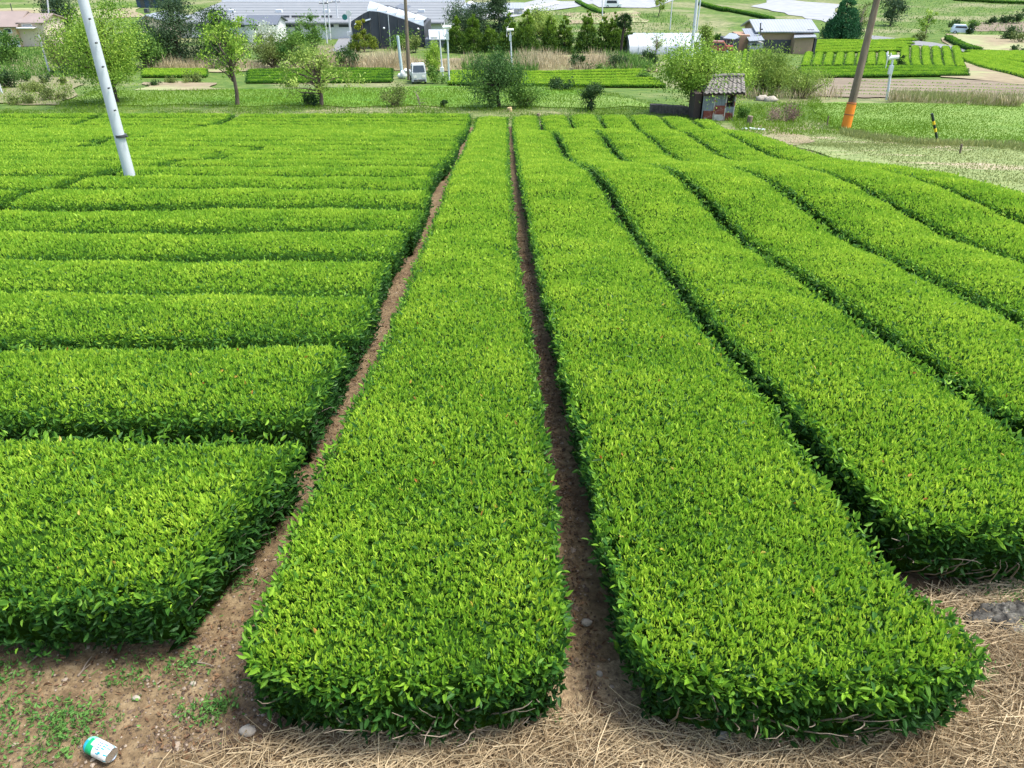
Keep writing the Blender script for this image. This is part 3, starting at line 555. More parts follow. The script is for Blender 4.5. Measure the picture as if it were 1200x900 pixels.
# ------------------------------------------------------------------ trees and shrubs
def tree(name, lab, u, v, ph, pw, kind, mat, n=None, lpx=1.7, bark=BARK, cat='tree', group=None, base_frac=None, lean=0, clumps=None, D=None, tr=None):
    p = P(u, v) if D is None else np.array([*pt(u, v, D)[:2], float(G(*pt(u, v, D)[:2]))])
    if D is not None: ph = (hpx(pt(u, v, D), ph) + pt(u, v, D)[2] - p[2]) / hpx(p, 1)
    m1 = mpp(p); H = hpx(p, ph); W = pw*m1; bf = base_frac if base_frac is not None else {'round': .28, 'cone': .05, 'pruned': .3, 'shrub': .0, 'pine': .12, 'willow': .0}[kind]
    n = n or int(min(14000, max(250, ph*pw*2.1)))
    n = int(n*(2.0 if kind in ('round', 'cone') else 1.7 if kind == 'shrub' else 1.5)); ls = lpx*m1*1.12
    if kind == 'cone': W *= 1.22; H *= 1.1; n = int(n*1.3)
    root = empty(name, p, lab, cat, group)
    K = clumps or int(max(8, min(70, (pw*ph)/55))); cc = []; lob = unit(rng.normal(size=(7, 3))); la = rng.uniform(.2, .75, 7)
    for _ in range(K):
        while True:
            q = rng.uniform(-1, 1, 3); r = np.linalg.norm(q)
            if .25 < r < 1: break
        if kind == 'cone':
            h = 1 - math.sqrt(rng.random()); a = rng.uniform(0, 6.28); rr = (1 - h)**.8 * rng.uniform(.55, 1)*.5*W
            cc.append([rr*math.cos(a), rr*math.sin(a), H*(bf + h*(1 - bf)*.97)])
        elif kind == 'pine':
            h = rng.random()**1.1; a = rng.uniform(0, 6.28); rr = (1 - h*.75)*rng.uniform(.2, 1)*.5*W
            cc.append([rr*math.cos(a), rr*math.sin(a), H*(bf + h*(1 - bf)*.95)])
        else:
            q = q*(.62 + float((la*np.maximum(0, lob @ (q/r))**4).sum()))*rng.uniform(.8, 1.05)
            zz = H*max(bf*.8, bf + (1 - bf)*(.5 + .5*q[2]))
            cc.append([q[0]*.47*W*(1.0 if kind != 'willow' else .9), q[1]*.47*W, zz])
    cc = np.array(cc); cs = (W*.125 if kind not in ('pruned',) else W*.07) + 0*cc[:, 0]; cs = cs*rng.uniform(.35, 1.1, K)
    if kind == 'cone': cs = W*.085*rng.uniform(.7, 1.1, K)*(1.05 - .85*cc[:, 2]/H)
    if kind == 'pine': cs = W*.10*rng.uniform(.7, 1.2, K)
    # trunk and limbs
    b = MB(); tr = tr or max(.04, W*.03 if kind in ('cone',) else W*.035); fork = H*max(bf, .12)*(1 if kind not in ('cone', 'pine') else 1)
    jx = lambda s: rng.normal(0, s)
    if kind in ('cone', 'pine'):
        b.tube([p + [0, 0, -.2], p + [jx(.1), jx(.1), H*.5], p + [0, 0, H*.93]], [tr, tr*.6, tr*.15], 8)
    elif kind in ('round', 'pruned'):
        b.tube([p + [0, 0, -.2], p + [jx(.03*W), 0, fork*.5], p + [jx(.02*W), 0, fork*1.05], p + [jx(.05*W), jx(.04*W), H*.55], p + [jx(.05*W), jx(.04*W), H*.82]], [tr*1.25, tr, tr*.85, tr*.5, tr*.15], 9)
    nl = K if kind in ('pruned', 'round', 'shrub', 'willow') else min(K, 14)
    for i in range(min(nl, 34)):
        e = p + cc[i]
        s = p + ([0, 0, max(fork*.9, cc[i][2]*rng.uniform(.5, .75))] if kind in ('round', 'pruned') else [cc[i][0]*.1, cc[i][1]*.1, 0] if kind in ('shrub', 'willow') else [0, 0, cc[i][2]*.9])
        md = s*.5 + e*.5 + np.array([jx(.05*W), jx(.05*W), rng.uniform(-.03, .08)*H])
        e = s + (e - s)*(.75 if kind == 'round' else .9); b.tube([s, md*.5 + (s + e)*.25, e], [tr*.42, tr*.25, tr*.08], 5, cap=False)
    b.build('trunk' if kind in ('round', 'pruned', 'cone', 'pine') else 'stems', bark, root)
    # crown
    b = MB(); idx = rng.integers(0, K, n); off = rng.normal(0, 1, (n, 3))*cs[idx][:, None]
    if kind == 'cone': off = off*[1, 1, .8]
    if kind == 'pine': off = off*[1.3, 1.3, .55]
    if kind == 'willow': off = off*[.8, .8, 1.0]
    q = p + cc[idx] + off; q[:, 2] = np.maximum(q[:, 2], G(q[:, 0], q[:, 1]) + .05)
    dd = unit(rv(n) + [0, 0, .5]); 
    if kind in ('cone', 'willow'): dd = unit(rv(n)*.6 + [0, 0, .9])
    ct = rng.normal(.5, .27, K); hz = (q[:, 2] - p[2])/H
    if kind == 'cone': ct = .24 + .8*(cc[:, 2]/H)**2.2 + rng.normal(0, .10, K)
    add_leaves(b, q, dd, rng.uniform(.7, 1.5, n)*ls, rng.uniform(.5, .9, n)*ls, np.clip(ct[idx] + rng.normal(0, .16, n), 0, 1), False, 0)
    cr = b.build('crown', mat, root)
    return root, p, H, W
T = tree
T('broadleaf_tree', 'bright green broad tree with dark forked trunk behind the leaning white pole', 137, 121, 105, 92, 'round', L_BRIGHT, 9000, 1.8, BARKD, base_frac=.1, clumps=60, tr=.28)
T('fruit_tree', 'upright leafy fruit tree with bare lower trunk at the tea field edge', 278, 124, 112, 78, 'pruned', L_BRIGHT, 1700, 2.3, BARK, base_frac=.28, clumps=46, tr=.13)
T('fruit_tree', 'low pruned fruit tree with crooked limbs and sparse pale leaves', 376, 125, 72, 95, 'pruned', L_PALE, 2300, 2.1, BARK, base_frac=.22, clumps=44, tr=.14)
T('shrub', 'dark leafy bush beside the low pruned fruit tree', 362, 124, 15, 26, 'shrub', L_DARK, 600, cat='shrub')
T('shrub', 'low olive rounded bush at the far edge of the crosswise hedges', 463, 125, 23, 42, 'shrub', L_OLIVE, 1300, 1.3, cat='shrub')
T('sapling', 'leafless spindly sapling beside the low olive bush', 492, 126, 30, 42, 'pruned', L_PALE, 60, 1.2, TWIG, base_frac=.0, clumps=16, tr=.035)
T('shrub', 'tiny dark bush alone on the grass beyond the tea hedges', 521, 126, 9, 10, 'shrub', L_DARK, 160, cat='shrub')
T('evergreen_tree', 'dark green small tree with twin stems just past the central hedges', 584, 127, 60, 56, 'round', lm('leaf_evergreen', (.025, .075, .02), (.10, .20, .045)), 5200, 1.7, BARKD, base_frac=.16, clumps=34, tr=.13)
T('shrub', 'green bush close against the dark twin-stemmed tree', 614, 126, 30, 42, 'shrub', L_MID, 2000, cat='shrub')
T('evergreen_tree', 'small airy dark tree standing on grass midway to the tiled shed', 693, 130, 32, 34, 'round', L_DARK, 1500, 1.6, BARKD, base_frac=.12, clumps=18, tr=.08)
T('shrub', 'flat clipped dark bush in front of the far tea rows', 656, 106, 12, 28, 'shrub', L_DARK, 800, cat='shrub')
T('broadleaf_tree', 'lime green tree with gnarled dark trunk leaning over the tiled shed', 816, 133, 80, 100, 'round', L_BRIGHT, 8200, 1.9, BARKD, base_frac=.2, clumps=46, tr=.32)
T('shrub', 'large soft yellow-green bush right of the tiled shed', 897, 113, 58, 72, 'willow', L_PALE, 9500, 1.5, cat='shrub', clumps=60)
T('shrub', 'pale willowy bush beside the large soft bush', 940, 115, 38, 52, 'willow', L_PALE, 3200, 1.3, cat='shrub')
T('shrub', 'small green bush at the foot of the tiled shed', 868, 141, 14, 18, 'shrub', L_MID, 400, cat='shrub')
T('shrub', 'small dark topiary bush behind the shed roof', 849, 92, 13, 10, 'shrub', L_DARK, 250, cat='shrub')
T('shrub', 'slender dark topiary bush right of another behind the shed', 859, 89, 17, 8, 'shrub', L_DARK, 250, cat='shrub')
# left side
T('shrub', 'rounded bright green bush below the tan house', 10, 76, 34, 42, 'shrub', L_MID, 2600, cat='shrub')
T('shrub', 'low dark bush on scrub at the left edge', 10, 104, 20, 34, 'shrub', L_DARK, 1300, cat='shrub')
T('broadleaf_tree', 'bluish green dense tree right of the tan house, cut by the frame top', 74, 44, 54, 44, 'round', L_PINE, 3000, 1.8, base_frac=.1)
T('broadleaf_tree', 'thin twiggy tree with fresh leaves behind the thin white pole', 80, 86, 62, 62, 'willow', L_OLIVE, 3200, 1.3, clumps=40)
T('shrub', 'dark low bush at the foot of the thin twiggy tree', 75, 90, 12, 26, 'shrub', L_DARK, 500, cat='shrub')
for i, (u, v, h, w_, m, lab) in enumerate([(40, 108, 12, 34, L_OLIVE, 'grey-green scrub bush below the thin white pole'), (60, 118, 13, 30, L_OLIVE, 'grey-green scrub bush at the corner of the tea field'), (25, 122, 9, 40, L_OLIVE, 'pale weedy bush against the left tea rows'), (55, 97, 9, 18, L_DARK, 'small dark scrub bush on the left slope'), (75, 100, 9, 14, L_OLIVE, 'small scrub bush near the bright broad tree'), (32, 96, 11, 16, L_MID, 'green scrub bush upslope on the left'), (182, 101, 6, 16, L_DARK, 'flat dark bush on the bare patch'), (198, 98, 6, 22, L_OLIVE, 'flat grey bush behind the bare patch'), (225, 97, 9, 30, L_OLIVE, 'loose grey weeds clump left of the upright fruit tree')]):
    T('shrub', lab, u, v, h, w_, 'shrub', m, None, 1.4, cat='shrub', group='scrub bushes on the left slope')
T('broadleaf_tree', 'mid green bushy tree between the bright broad tree and the pines', 172, 82, 52, 46, 'shrub', L_MID, 4200, 1.6)
T('broadleaf_tree', 'fresh green shrubby tree in front of the pines', 200, 78, 42, 42, 'shrub', L_MID, 3200, 1.6)
T('pine_tree', 'tall dark pine left of the long grey hall', 214, 79, 80, 66, 'pine', L_PINE, 7500, 1.6, BARKD, clumps=70)
T('pine_tree', 'dark spreading pine right behind the upright fruit tree', 262, 79, 66, 60, 'pine', L_DARK, 6500, 1.6, BARKD, clumps=60)
T('pine_tree', 'small dark pine in front of the white gable roof', 182, 70, 46, 26, 'pine', L_PINE, 2000, 1.6, BARKD, clumps=30)
T('blossom_tree', 'white blossoming tree below the small dark roof', 317, 72, 44, 36, 'round', L_WHITE, 2000, 1.5, base_frac=.3)
T('shrub', 'olive bushy thicket below the blossoming tree', 322, 80, 36, 42, 'shrub', L_OLIVE, 3200, 1.4, cat='shrub')
T('broadleaf_tree', 'round green bush tree left of the asphalt lane', 348, 79, 50, 40, 'shrub', L_MID, 3400, 1.5)
T('broadleaf_tree', 'green tree with bushy top beside the lane poles', 368, 62, 38, 30, 'shrub', L_MID, 1700, 1.5)
T('golden_conifer', 'golden tipped conical tree before the black netted building', 427, 61, 37, 27, 'cone', L_GOLD, 2400, 1.5)
T('shrub', 'dark rounded bush in front of the golden conical tree', 411, 81, 24, 30, 'shrub', L_DARK, 1500, cat='shrub')
T('shrub', 'leafy hedge bush along the black netted building', 467, 58, 13, 52, 'shrub', L_MID, 1300, cat='shrub')
T('shrub', 'reddish green bush right of the black netted building', 487, 62, 16, 24, 'shrub', L_OLIVE, 600, cat='shrub')
T('shrub', 'bright willow-like bush behind the small white truck', 508, 86, 33, 30, 'willow', L_BRIGHT, 2100, 1.3, cat='shrub')
T('shrub', 'green bush at the rear of the small white truck', 511, 98, 17, 22, 'shrub', L_MID, 800, cat='shrub')
T('broadleaf_tree', 'wide grey-green tree behind the conifer row at its left end', 555, 50, 42, 54, 'shrub', L_PINE, 5200, 1.5, base_frac=.1)
T('broadleaf_tree', 'tall bluish tree rising above the conifer row to the frame top', 585, 50, 58, 34, 'pine', L_PINE, 4600, 1.6)
T('broadleaf_tree', 'yellow-green rounded tree behind the middle of the conifer row', 632, 44, 32, 52, 'shrub', L_PALE, 3600, 1.4, base_frac=.1)
cl = [(535, 61, 40, 23, 'first'), (555, 62, 44, 24, 'second'), (575, 61, 33, 20, 'third'), (597, 64, 45, 25, 'fourth'), (617, 66, 52, 30, 'fifth'), (645, 64, 44, 24, 'sixth'), (661, 64, 44, 21, 'seventh'), (687, 62, 46, 25, 'eighth'), (706, 62, 42, 20, 'ninth'), (718, 62, 44, 22, 'tenth'), (731, 61, 40, 20, 'eleventh')]
for (u, v, h, w_, o_) in cl:
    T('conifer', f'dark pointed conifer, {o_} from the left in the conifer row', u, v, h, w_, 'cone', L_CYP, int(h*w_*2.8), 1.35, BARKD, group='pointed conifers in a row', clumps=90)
for (u, v, h, w_, m, lab) in [(677, 82, 18, 23, L_DARK, 'rounded dark bush in front of the dry reeds, left of another'), (720, 82, 16, 30, L_DARK, 'wide dark bush in front of the dry reeds'), (706, 84, 8, 22, L_MID, 'low grey-green bush leaning on the wide dark bush'), (763, 79, 22, 20, L_DARK, 'dark bush left of the lime green shed tree'), (752, 95, 12, 20, L_MID, 'green bush at the end of the far tea rows'), (558, 62, 10, 12, L_MID, 'green bush among dry reeds below the conifers')]:
    T('shrub', lab, u, v, h, w_, 'shrub', m, None, 1.5, cat='shrub', group='bushes in front of the dry reeds')
T('broadleaf_tree', 'leafless hazy tree in front of the white plastic greenhouse', 768, 66, 30, 26, 'pruned', L_PALE, 300, 1.2, TWIG, base_frac=.1, clumps=26)
T('broadleaf_tree', 'light green slender tree left of the farmhouse', 825, 70, 42, 24, 'round', L_PALE, 1300, 1.6, base_frac=.2)
T('broadleaf_tree', 'small green round tree near the farmhouse annex', 840, 52, 14, 16, 'shrub', L_MID, 600)
T('broadleaf_tree', 'feathery pale sapling above the grey yard', 772, 19, 22, 16, 'round', L_PALE, 500, 1.3, base_frac=.2)
T('conifer', 'large bluish green conical tree right of the farmhouse', 985, 47, 50, 36, 'cone', L_TEAL, 5200, 1.6, BARKD, clumps=110)
T('broadleaf_tree', 'bare twiggy tree beside the large conical tree', 1006, 38, 36, 28, 'pruned', L_OLIVE, 500, 1.2, TWIG, base_frac=.1, clumps=30)
T('broadleaf_tree', 'dark round tree behind the leaning wooden pole', 1043, 31, 34, 30, 'round', L_PINE, 1900, 1.5, base_frac=.12)
T('fruit_tree', 'small pollarded tree with a yellow-green top near the lane bend', 1083, 46, 34, 26, 'pruned', L_BRIGHT, 500, 1.5, base_frac=.3, clumps=16)
for (u, v, h, w_, m, lab) in [(1116, 37, 14, 18, L_DARK, 'dark bush beside the parked blue car'), (1135, 41, 12, 12, L_DARK, 'dark bush right of the parked blue car'), (1142, 31, 8, 12, L_MID, 'small bush above the parked blue car'), (1162, 29, 12, 12, L_DARK, 'dark clipped bush, left one of the hilltop row'), (1177, 28, 13, 15, L_DARK, 'dark clipped bush, middle of the hilltop row'), (1193, 28, 14, 14, L_DARK, 'dark clipped bush, right end of the hilltop row'), (1180, 46, 14, 26, L_DARK, 'wide dark bush in the dry hillside field'), (1196, 50, 10, 16, L_OLIVE, 'brownish bush at the right edge of the dry field'), (1190, 62, 7, 20, L_DARK, 'flat dark bush above the right-hand tea terrace'), (1080, 48, 9, 14, L_OLIVE, 'dry bush at the foot of the pollarded tree'), (1053, 80, 16, 9, L_DARK, 'narrow dark bush among the far tea rows')]:
    T('shrub', lab, u, v, h, w_, 'shrub', m, None, 1.4, cat='shrub', group='bushes on the far hillside')
T('shrub', 'purplish brush pile on grass beside the shed path', 918, 143, 18, 42, 'shrub', lm('brush_pile_leaf', (.14, .09, .07), (.33, .25, .19)), 1300, 1.3, TWIG, cat='brush pile')
T('shrub', 'green bush below the pale willowy bush', 935, 113, 14, 26, 'shrub', L_MID, 400, 1.4, cat='shrub')
# palm
def palm():
    p = P(727, 65); H = hpx(p, 42); root = empty('palm_tree', p, 'slim fan palm with dark trunk before the white plastic greenhouse', 'palm'); m1 = mpp(p)
    b = MB(); b.tube([p + [0, 0, -.2], p + [.1, 0, H*.5], p + [.25, 0, H*.93]], [.2, .15, .17], 8); b.build('trunk', BARKD, root)
    top = p + np.array([.25, 0, H*.93]); b = MB()
    for i in range(46):
        a = rng.uniform(0, 6.28); el = rng.uniform(-.8, 1.2); d = np.array([math.cos(a)*math.cos(el), math.sin(a)*math.cos(el), math.sin(el)]); e = top + d*.55
        b.tube([top, e], [.02, .015], 4, cap=False)
        n = 14; fan = unit(d + rng.normal(0, .38, (n, 3)) - [0, 0, .15]); add_leaves(b, np.repeat(e[None], n, 0), fan, rng.uniform(.4, .7, n), .09, np.clip(rng.normal(.35, .2, n), 0, 1), False, 0)
    b.build('crown', L_DARK, root)
palm()
# ------------------------------------------------------------------ grass, reeds
def inquad(c, n):
    c = [P(*q)[:2] for q in c]; a = rng.random(n)[:, None]; e = rng.random(n)[:, None]
    q = (1-e)*((1-a)*c[0] + a*c[1]) + e*((1-a)*c[3] + a*c[2]); return q[:, 0], q[:, 1]
def tufts(b, x, y, h, spread=.35, w=.05, t=None):
    n = len(x); z = G(x, y) + .05; p = np.stack([x, y, z], 1)
    add_leaves(b, p, unit(rng.normal(0, spread, (n, 3)) + [0, 0, 1]), h*rng.uniform(.6, 1.3, n), w, np.clip(rng.normal(.5, .22, n), 0, 1) if t is None else t, False, 0)
b = MB()
for c, n, h in [([(60, 128), (800, 131), (680, 103), (110, 108)], 42000, .2), ([(945, 122), (1260, 124), (1260, 180), (985, 157)], 60000, .10), ([(870, 160), (985, 160), (960, 118), (840, 128)], 7000, .3), ([(-60, 124), (85, 124), (85, 100), (-40, 100)], 3000, .35)]:
    x, y = inquad(c, n); k = .6 + .2*np.sin(x*.6 + np.sin(y*.5))*np.sin(y*.45); keep = rng.random(n) < .35 + .65*k; tufts(b, x[keep], y[keep], h*(0.6 + .6*k[keep]), .6, .035, np.clip(rng.normal(.42, .08, keep.sum()) + .2*k[keep], 0, 1))
tag(b.build('grass', GRASS), 'fresh green meadow grass beyond the tea hedges', 'grass', kind='stuff')
b = MB(); x, y = rng.uniform(-37, 13, 26000), rng.uniform(46.9, 54, 26000); tufts(b, x, y, .22*(.6 + .5*np.sin(x*.8)*np.sin(y*.9 + x*.3)), .6, .035, np.clip(rng.normal(.4, .2, 26000), 0, 1)); tag(b.build('grass', GRASS), 'rough green grass verge directly behind the far ends of the tea hedges', 'grass', kind='stuff')
b = MB(); x, y = inquad([(865, 152), (905, 140), (1260, 180), (1260, 236)], 16000); tufts(b, x, y, .07, .8, .03)
x, y = rng.uniform(10.6, 19, 14000), rng.uniform(13, 46, 14000); tufts(b, x, y, .06, .8, .03)
for c, n, h in [([(1040, 120), (1195, 127), (1195, 119), (1045, 115)], 2600, .7), ([(985, 160), (1260, 190), (1260, 176), (985, 154)], 2600, .3)]:
    x, y = inquad(c, n); tufts(b, x, y, h, .3, .05, np.clip(rng.normal(.8, .15, n), 0, 1))
tag(b.build('dry_grass', GRASSP), 'short pale grass along the track and field edge at right', 'grass', kind='stuff')
b = MB()
for c, n, h in [([(370, 83), (770, 84), (740, 72), (372, 74)], 20000, 1.35), ([(170, 83), (245, 83), (245, 78), (170, 78)], 2200, 1.0), ([(245, 82), (370, 83), (370, 78), (245, 78)], 1800, 1.0), ([(365, 66), (392, 66), (392, 58), (370, 58)], 700, 1.5), ([(845, 117), (985, 119), (985, 112), (850, 110)], 900, .7), ([(1040, 121), (1195, 127), (1195, 121), (1045, 117)], 2600, .75)]:
    x, y = inquad(c, n); k = np.clip(.5 + .4*np.sin(x*.55)*np.sin(x*.23 + 1) + .25*np.sin(x*1.3 + y), .12, 1); keep = rng.random(n) < k + .15
    tufts(b, x[keep], y[keep], h*k[keep]*rng.uniform(.5, 1.2, keep.sum()) + .3, .2, .045)
tag(b.build('reeds', DRYG), 'tall dry tan reeds standing below the conifers', 'reeds', kind='stuff')
b = MB(); x, y = inquad([(470, 84), (770, 85), (740, 70), (480, 72)], 12000); keep = (np.sin(x*.4 + 2) + .6*np.sin(x*1.1)) > .1; tufts(b, x[keep], y[keep], 1.1, .45, .08); 
x, y = inquad([(600, 45), (860, 60), (800, 15), (640, 15)], 3000); tufts(b, x, y, .5, .5, .12)
x, y = inquad([(990, 45), (1210, 40), (1210, -5), (1000, -5)], 5000); tufts(b, x, y, .35, .6, .12)
x, y = inquad([(-20, 90), (110, 95), (110, 60), (-10, 60)], 3000); tufts(b, x, y, .6, .4, .1)
tag(b.build('undergrowth', L_MID), 'rough green undergrowth mixed with the reeds and far slopes', 'undergrowth', kind='stuff')
# ------------------------------------------------------------------ distant tea rows
def seg_hedge(A, B, hw, H, lab, group, young=.05, mult=1.0):
    A = np.array(A[:2]); B = np.array(B[:2]); Ls = float(np.linalg.norm(B - A)); dv = (B - A)/Ls; pv = np.array([-dv[1], dv[0]])
    def wfn(s): return hw + 0*np.asarray(s, float)
    def f(s, t): return A[0] + dv[0]*s + pv[0]*t*hw, A[1] + dv[1]*s + pv[1]*t*hw
    b = MB(); hedge(b, f, wfn, Ls, H, r=.2, side=.6, young=young, mult=mult)
    o = b.build('tea_row', [TEA, TEABODY, TEAYELLOW], origin=(A[0], A[1], float(G(*A)))); tag(o, lab, 'tea hedge', group)
def field(c, n, fmt, group, fill=.72, H=.36, young=.05, mult=1.5, cross=False):
    c = [P(*q)[:2] for q in c]      # c0-c1 near side, c3-c2 far side ; rows run c0->c1
    for i in range(n):
        k = (i + .5)/n; A = c[0]*(1-k) + c[3]*k; B = c[1]*(1-k) + c[2]*k
        pv = (B - A)/np.linalg.norm(B - A); q = (c[3] - c[0])/n; pit = abs(q[0]*(-pv[1]) + q[1]*pv[0])
        seg_hedge(A, B, pit*fill/2, H, fmt.format(ORD[i]), group, young, mult)
field([(525, 101), (782, 104), (752, 84), (528, 86)], 6, 'distant tea row before the reeds, {} from its front', 'tea rows in front of the dry reeds', fill=.62)
field([(290, 99), (460, 98), (460, 83), (292, 84)], 5, 'dull green tea row behind the pruned fruit tree, {} from its front', 'dull tea rows behind the pruned fruit tree', young=-.2, fill=.55, H=.3)
field([(168, 92), (243, 92), (243, 84), (168, 84)], 3, 'short bright tea row left of the upright fruit tree, {} from its front', 'short bright tea rows below the pines')
field([(865, 92), (870, 60), (905, 61), (900, 92)][0:4], 5, 'steep little tea row behind the shed, {} from its left', 'little tea rows behind the shed')
field([(937, 80), (942, 64), (1052, 64), (1052, 79)], 9, 'stubby upright tea row left of the leaning pole terrace, {} from the left', 'upright tea rows of the far terrace, left block', fill=.80)
field([(1054, 79), (1054, 57), (1125, 57), (1132, 81)], 6, 'upright tea row of the right terrace block, {} from the left', 'upright tea rows of the far terrace, right block', fill=.82)
field([(930, 63), (1052, 62), (1072, 46), (915, 50)], 5, 'tea row on the upper far terrace, {} from its front', 'tea rows of the upper far terrace')
field([(942, 92), (1130, 91), (1128, 82), (935, 82)], 3, 'low tea row along the foot of the far terrace, {} from its front', 'tea rows along the terrace foot', young=-.1)
field([(1210, 98), (1128, 70), (1140, 63), (1210, 62)], 6, 'tea row of the terrace cut by the right edge, {} from its front', 'tea rows at the right edge terrace')
for i, v in enumerate([96, 99.5, 103, 107, 111]):
    seg_hedge(P(1000 - i*6, v), P(1215, v + 6), .13, .12, f'low cut-back tea row in the brown field, {ORD[i]} from the top', 'cut-back tea rows in the brown field', young=-.1, mult=.5)
# ------------------------------------------------------------------ poles
GALV = plain('galvanised_pole', (.56, .60, .64), .45, .1, .06, 2); CONCP = surf('pole_concrete', [(.3, (.48, .50, .52)), (.7, (.6, .62, .64))], scale=3, rough=.75); WOODP = surf('pole_wood', [(.3, (.10, .075, .055)), (.7, (.24, .19, .14))], scale=5, rough=.9, bump=.5, bscale=20, bdist=.01, stretch=(1, 1, .15))
DARKM = plain('dark_steel', (.06, .065, .07), .6); WHITE = plain('white_paint', (.75, .76, .76), .5, 0, .04); ORANGE = plain('orange_guard', (.75, .22, .02), .5, 0, .1, 6); YEL = plain('yellow_paint', (.75, .48, .03), .5); BLACK = plain('black_paint', (.02, .03, .025), .6)
CERAM = plain('insulator', (.7, .68, .64), .3)
def pole(lab, u0, v0, u1, v1, r0, r1, mat, name='utility_pole', D1=None, extras=None, group=None, cat='pole', n=14):
    p = P(u0, v0) if True else None
    # vertical (or leaning) axis from the base pixel to the top pixel at nearly the same depth
    t = pt(u1, v1, p[1] + (D1 or 0)); root = empty(name, p, lab, cat, group); ax = unit(t - p)
    b = MB(); b.tube([p - ax*.3, p*.5 + t*.5, t], [r0, (r0 + r1)/2, r1], n); b.build('pole', mat, root)
    return root, p, t, ax
# leaning white pole in the tea field: base hidden by hedge tops
base = P(152, 205, .62); g0 = np.array([base[0], base[1], float(G(base[0], base[1]))]); top = pt(92, -20, base[1])
ax = unit(top - base); top = base + ax*7.5
root = empty('utility_pole', g0, 'tall pale grey steel pole rising out of the crosswise tea hedges', 'pole')
b = MB(); lo = base - ax*.75; b.tube([lo, base, lo*.4 + top*.6, top], [.124, .12, .10, .08], 24); b.build('pole', GALV, root)
b = MB(); q = pt(141.5, 159, base[1]); b.tube([q - ax*.03, q + ax*.03], [.13, .13], 24); b.tube([q + [.14, -.08, 0], q + [.2, -.1, .01]], [.02, .02], 6); b.build('band', DARKM, root)
for v in (129, 103, 78, 50, 22):
    t_ = (159 - v)/159; q = q0 = None
    u = 141.5 - (159 - v)*.275 + 2.2; q = pt(u, v, base[1] - .09); b = MB(); b.tube([q, q + [.0, -.06, 0]], [.018, .018], 8); b.build('step_bolt', DARKM, root)
# leaning wooden pole with orange guard
p = P(991, 151); top = pt(1033, -22, p[1] + .6); ax = unit(top - p); top = p + ax*9.5
root = empty('utility_pole', p, 'leaning brown wooden pole with an orange guard at its foot', 'pole')
b = MB(); b.tube([p - ax*.4, p + ax*3, top], [.24, .21, .15], 16); b.build('pole', WOODP, root)
Lg = hpx(p, 30); b = MB(); gc = p + ax*.0 + np.array([-.02, -.03, 0])
b.tube([gc + ax*.05, gc + ax*Lg], [.275, .265], 16); b.build('guard', ORANGE, root)
b = MB(); b.tube([gc + ax*(Lg*.55), gc + ax*(Lg*.57)], [.285, .285], 16); b.build('strap', DARKM, root); b = MB(); b.tube([gc + ax*(Lg*.96), gc + ax*(Lg*.985)], [.275, .275], 16); b.build('strap', DARKM, root)
pole('thin white leaning pole standing on the left scrub slope', 58.5, 86, 45.5, 41, .10, .08, GALV, group='thin white poles')
pole('short white pole stub at the far left edge', 3, 111, -3, 92, .07, .06, GALV, group='thin white poles')
r_, p, t, ax = pole('faint utility pole with a crossarm right of the tan house', 61, 50, 54, -14, .14, .1, CONCP)
b = MB(); q = p + ax*np.linalg.norm(t - p)*.6; b.tube([q - [1.1, 0, 0], q + [1.1, 0, 0]], [.06, .06], 6); b.build('crossarm', DARKM, r_)
r_, p, t, ax = pole('dark lattice-thin pole with crossarm in front of the tan house', 24, 52, 12, 4, .08, .06, DARKM)
b = MB(); q = p + ax*np.linalg.norm(t - p)*.65; b.tube([q - [.6, 0, 0], q + [.6, 0, 0]], [.05, .05], 6); b.build('crossarm', GALV, r_)
for (u0, v0, u1, lab) in [(383.5, 51, 378, 'utility pole left of the lane, nearest to the lane mouth'), (387.5, 47, 383, 'slender utility pole just right of the lane mouth pole'), (397.5, 42, 393, 'utility pole at the far end of the lane')]:
    r_, p, t, ax = pole(lab, u0, v0, u1, -8, .13, .1, CONCP, group='utility poles along the lane')
    b = MB(); q = p + ax*np.linalg.norm(t - p)*.8; b.tube([q - [.7, 0, 0], q + [.7, 0, 0]], [.06, .06], 6)
    b.build('crossarm', DARKM, r_)
    for s in (-.6, .0, .6):
        b = MB(); b.tube([q + [s, 0, .06], q + [s, 0, .3]], [.07, .05], 8); b.build('insulator', CERAM, r_)
r_, p, t, ax = pole('white pole with round traffic mirror at the lane corner', 411.5, 56, 409, 14, .17, .14, WHITE, 'mirror_pole')
b = MB(); q = p + ax*np.linalg.norm(t - p)*.97; b.tube([q + [0, -.2, 0], q + [0, -.32, 0]], [.42, .42], 16); b.build('mirror', plain('mirror_face', (.75, .78, .8), .2, .3, .03), r_)
b = MB(); q = p + ax*np.linalg.norm(t - p)*.4; b.box(-.45, -.25, -.25, .2, .1, .25, o=q); b.build('junction_box', WHITE, r_)
b = MB(); r2 = P(404.5, 40)
r_, p, t, ax = pole('pale blue-grey pole left of the small white truck', 471.5, 90, 466, 42, .16, .13, plain('blue_grey', (.42, .52, .56), .5))
r_, p, t, ax = pole('tall brown wooden pole beside the small white truck', 479.5, 94, 474.5, -10, .19, .14, WOODP)
r_, p, t, ax = pole('thin grey pole left of the frost fan by the willow bush', 519, 90, 514.5, 36, .08, .06, CONCP)
b = MB(); q = p + ax*hpx(p, 8); b.box(-.2, -.2, -.2, .15, .1, .25, o=q); b.build('meter_box', WHITE, r_)
